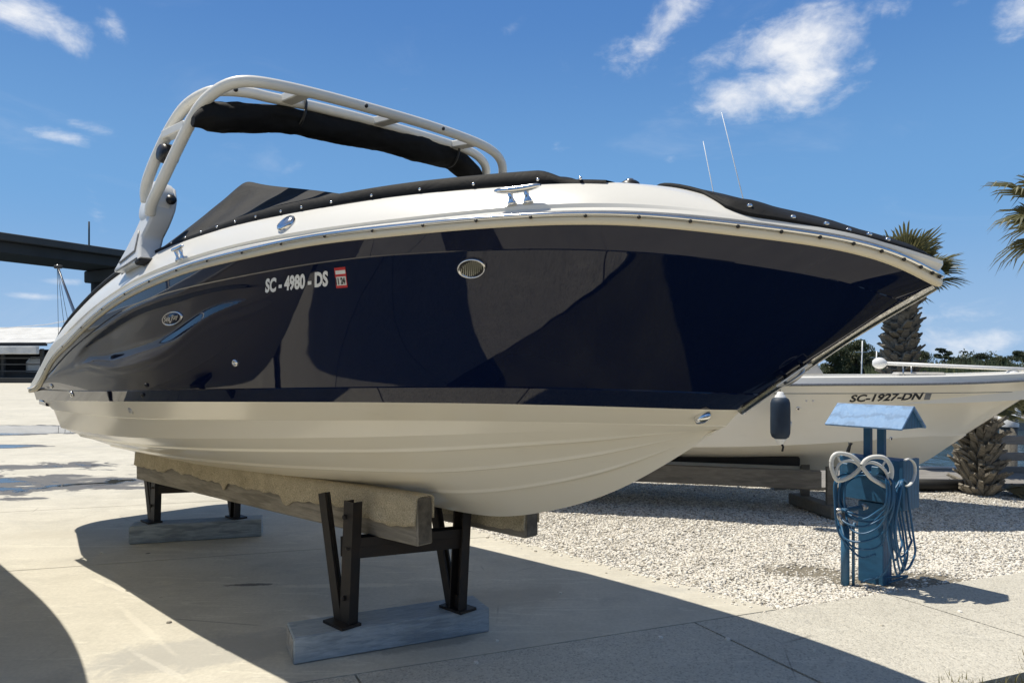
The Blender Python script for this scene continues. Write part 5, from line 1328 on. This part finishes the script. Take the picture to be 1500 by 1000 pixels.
# ---- left background
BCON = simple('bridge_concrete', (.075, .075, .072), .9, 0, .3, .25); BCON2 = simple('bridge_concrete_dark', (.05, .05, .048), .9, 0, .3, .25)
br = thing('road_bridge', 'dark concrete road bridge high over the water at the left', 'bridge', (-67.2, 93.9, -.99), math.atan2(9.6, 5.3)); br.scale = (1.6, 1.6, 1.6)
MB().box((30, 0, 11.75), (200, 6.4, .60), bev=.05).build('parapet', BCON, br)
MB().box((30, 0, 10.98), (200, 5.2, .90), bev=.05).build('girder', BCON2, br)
for x_ in (-26, 9.3, 44, 80):
    MB().box((x_, 0, 9.95), (1.7, 5.4, 1.1), bev=.1).build('pier_cap', BCON, br)
    for y_ in (-2.2, 2.2): MB().tube([(x_, y_ * .8, -2), (x_, y_ * .8, 9.4)], .62, 14).build('pier_column', BCON, br)
for x_, hh in ((5.6, 2.1), (40, 2.5)): MB().tube([(x_, -3, 12), (x_, -3, 12 + hh)], .07, 8).build('light_post', BCON2, br)
ROOFW = simple('white_tarp_roof', (.66, .66, .64), .7, 0, .25, .6, bump=.7, bs=1.6, bd=.25); DARKW = simple('interior_shade_black', (.02, .022, .026), .8, 0, .3, 1)  # near-black colour stands in for shade under roofs and in openings
sh = thing('covered_dock', 'long white-roofed covered boat dock across the yard at the left', 'boat shed', (-52, 76, -.45), R(-3))
m = MB(); m.add([(-30, -7, 4.3), (8.2, -7, 4.3), (7.6, 3, 6.3), (-30, 3, 6.3)], [(0, 1, 2, 3)]); rf = m.build('roof', ROOFW, sh); s_ = rf.modifiers.new('t', 'SOLIDIFY'); s_.thickness = .12
MB().box((-11, -7.4, 3.55), (36.5, .5, .75), bev=.05).build('fascia', ROOFW, sh)
MB().box((-11, 1, 2.2), (38, .3, 3.2)).build('back_wall', DARKW, sh)  # interior shade put into the wall colour
MB().box((-11, -6.9, 4.12), (37.5, .25, .32)).build('eave_shade_strip', DARKW, sh)  # dark strip painted in for the shade below the eave
for i in range(10): MB().box((-28 + i * 3.9, -6.6, 1.2), (.25, .25, 5)).build('post', BCON2, sh)
for z in (.9, 1.55, 2.2, 2.8): MB().box((-11, -6.8, z), (37.2, .08, .13)).build('handrail', BCON, sh)
MB().box((-11, -4, -.15), (38, 8, .5)).build('dock_floor', BCON2, sh)
MB().box((-11, -6.0, .9), (37, .2, 1.1)).build('low_wall', BCON2, sh)
q = MB(); q.box((-47, 67.5, .22), (30, .35, .5), bev=.03); o = q.build('quay_curb', BCON2); tag(o, 'low dark curb along the far edge of the concrete yard', 'curb')
sb = thing('shrimp_boat', 'shrimp boat with a leaning rigged boom behind the navy stern', 'boat', (-43, 71, 0), 0)
MB().box((-2, 3, 1.2), (9, 3, 2.6), bev=.5).build('hull', POLEM, sb)
a = Vector((.1, 0, 5.4)); b = Vector((-2.05, 0, 11.6))
MB().tube([Vector((.9, 0, 1.8)), a, b], .10, 8).build('boom', STEEL, sb)
MB().tube([Vector((.2, .4, 1.8)), Vector((.02, .4, 5.6)), b + Vector((.1, .2, -.6))], .07, 8).build('boom', STEEL, sb)
MB().box(b + Vector((.1, 0, -.2)), (.8, .3, .35), bev=.08).build('boom_block', BCON2, sb)
for dx, z in ((-1.9, 3.4), (-1.1, 3.4), (-.5, 3.6), (1.2, 3.5)): MB().tube([b, Vector((b.x * .5 + dx * .5, 0, (b.z + z) / 2 - .1)), Vector((dx, 0, z))], .022, 5).build('rigging_line', BCON2, sb)
MB().tube([Vector((.6, 0, 6.4)), Vector((-3, 0, 5.7)), Vector((-9, 0, 5.2))], .04, 5).build('rigging_line', POLEM, sb)
# ---- unseen shed and trees, added to darken what the glossy hull reflects
WALLM = simple('shed_sheet_metal', (.30, .31, .30), .5, 0, .15, .6); 
ss = thing('reflection_shed', 'long grey sheet-metal shed out of view, added for the hull reflections', 'shed', (-4, -17, 0), R(4))
MB().box((0, 0, 3), (34, 8, 6.2)).build('wall', WALLM, ss)
m = MB(); m.add([(-17.4, -4.6, 6.0), (17.4, -4.6, 6.0), (17.4, 0, 8), (-17.4, 0, 8), (17.4, 4.6, 6.0), (-17.4, 4.6, 6.0)], [(0, 1, 2, 3), (3, 2, 4, 5), (0, 3, 5), (1, 4, 2)]); m.build('roof', BCON, ss)
for x_ in (-12, -4, 4, 12): MB().box((x_, 4.02, 2.4), (5.4, .12, 4.8), bev=.02).build('doorway_shade', DARKW, ss)  # dark panels stand in for the shade of open doorways
for i, (x_, y_) in enumerate(((-26, -13), (17, -14), (23, -9), (28, -2), (-20, -24), (13, -22))):
    tree('reflection_tree', ('spreading', 'dark', 'leafy', 'broad', 'tall', 'full')[i] + ' unseen oak added to darken the hull reflections, tree %s' % ('at the far left', 'past the shed', 'by the lot', 'at the lot edge', 'behind the shed', 'over the roof')[i], (x_, y_, -.05), 8.5, 3.6, 'oak', 40 + i, 300, 16, .34, 'unseen trees added for the hull reflections')
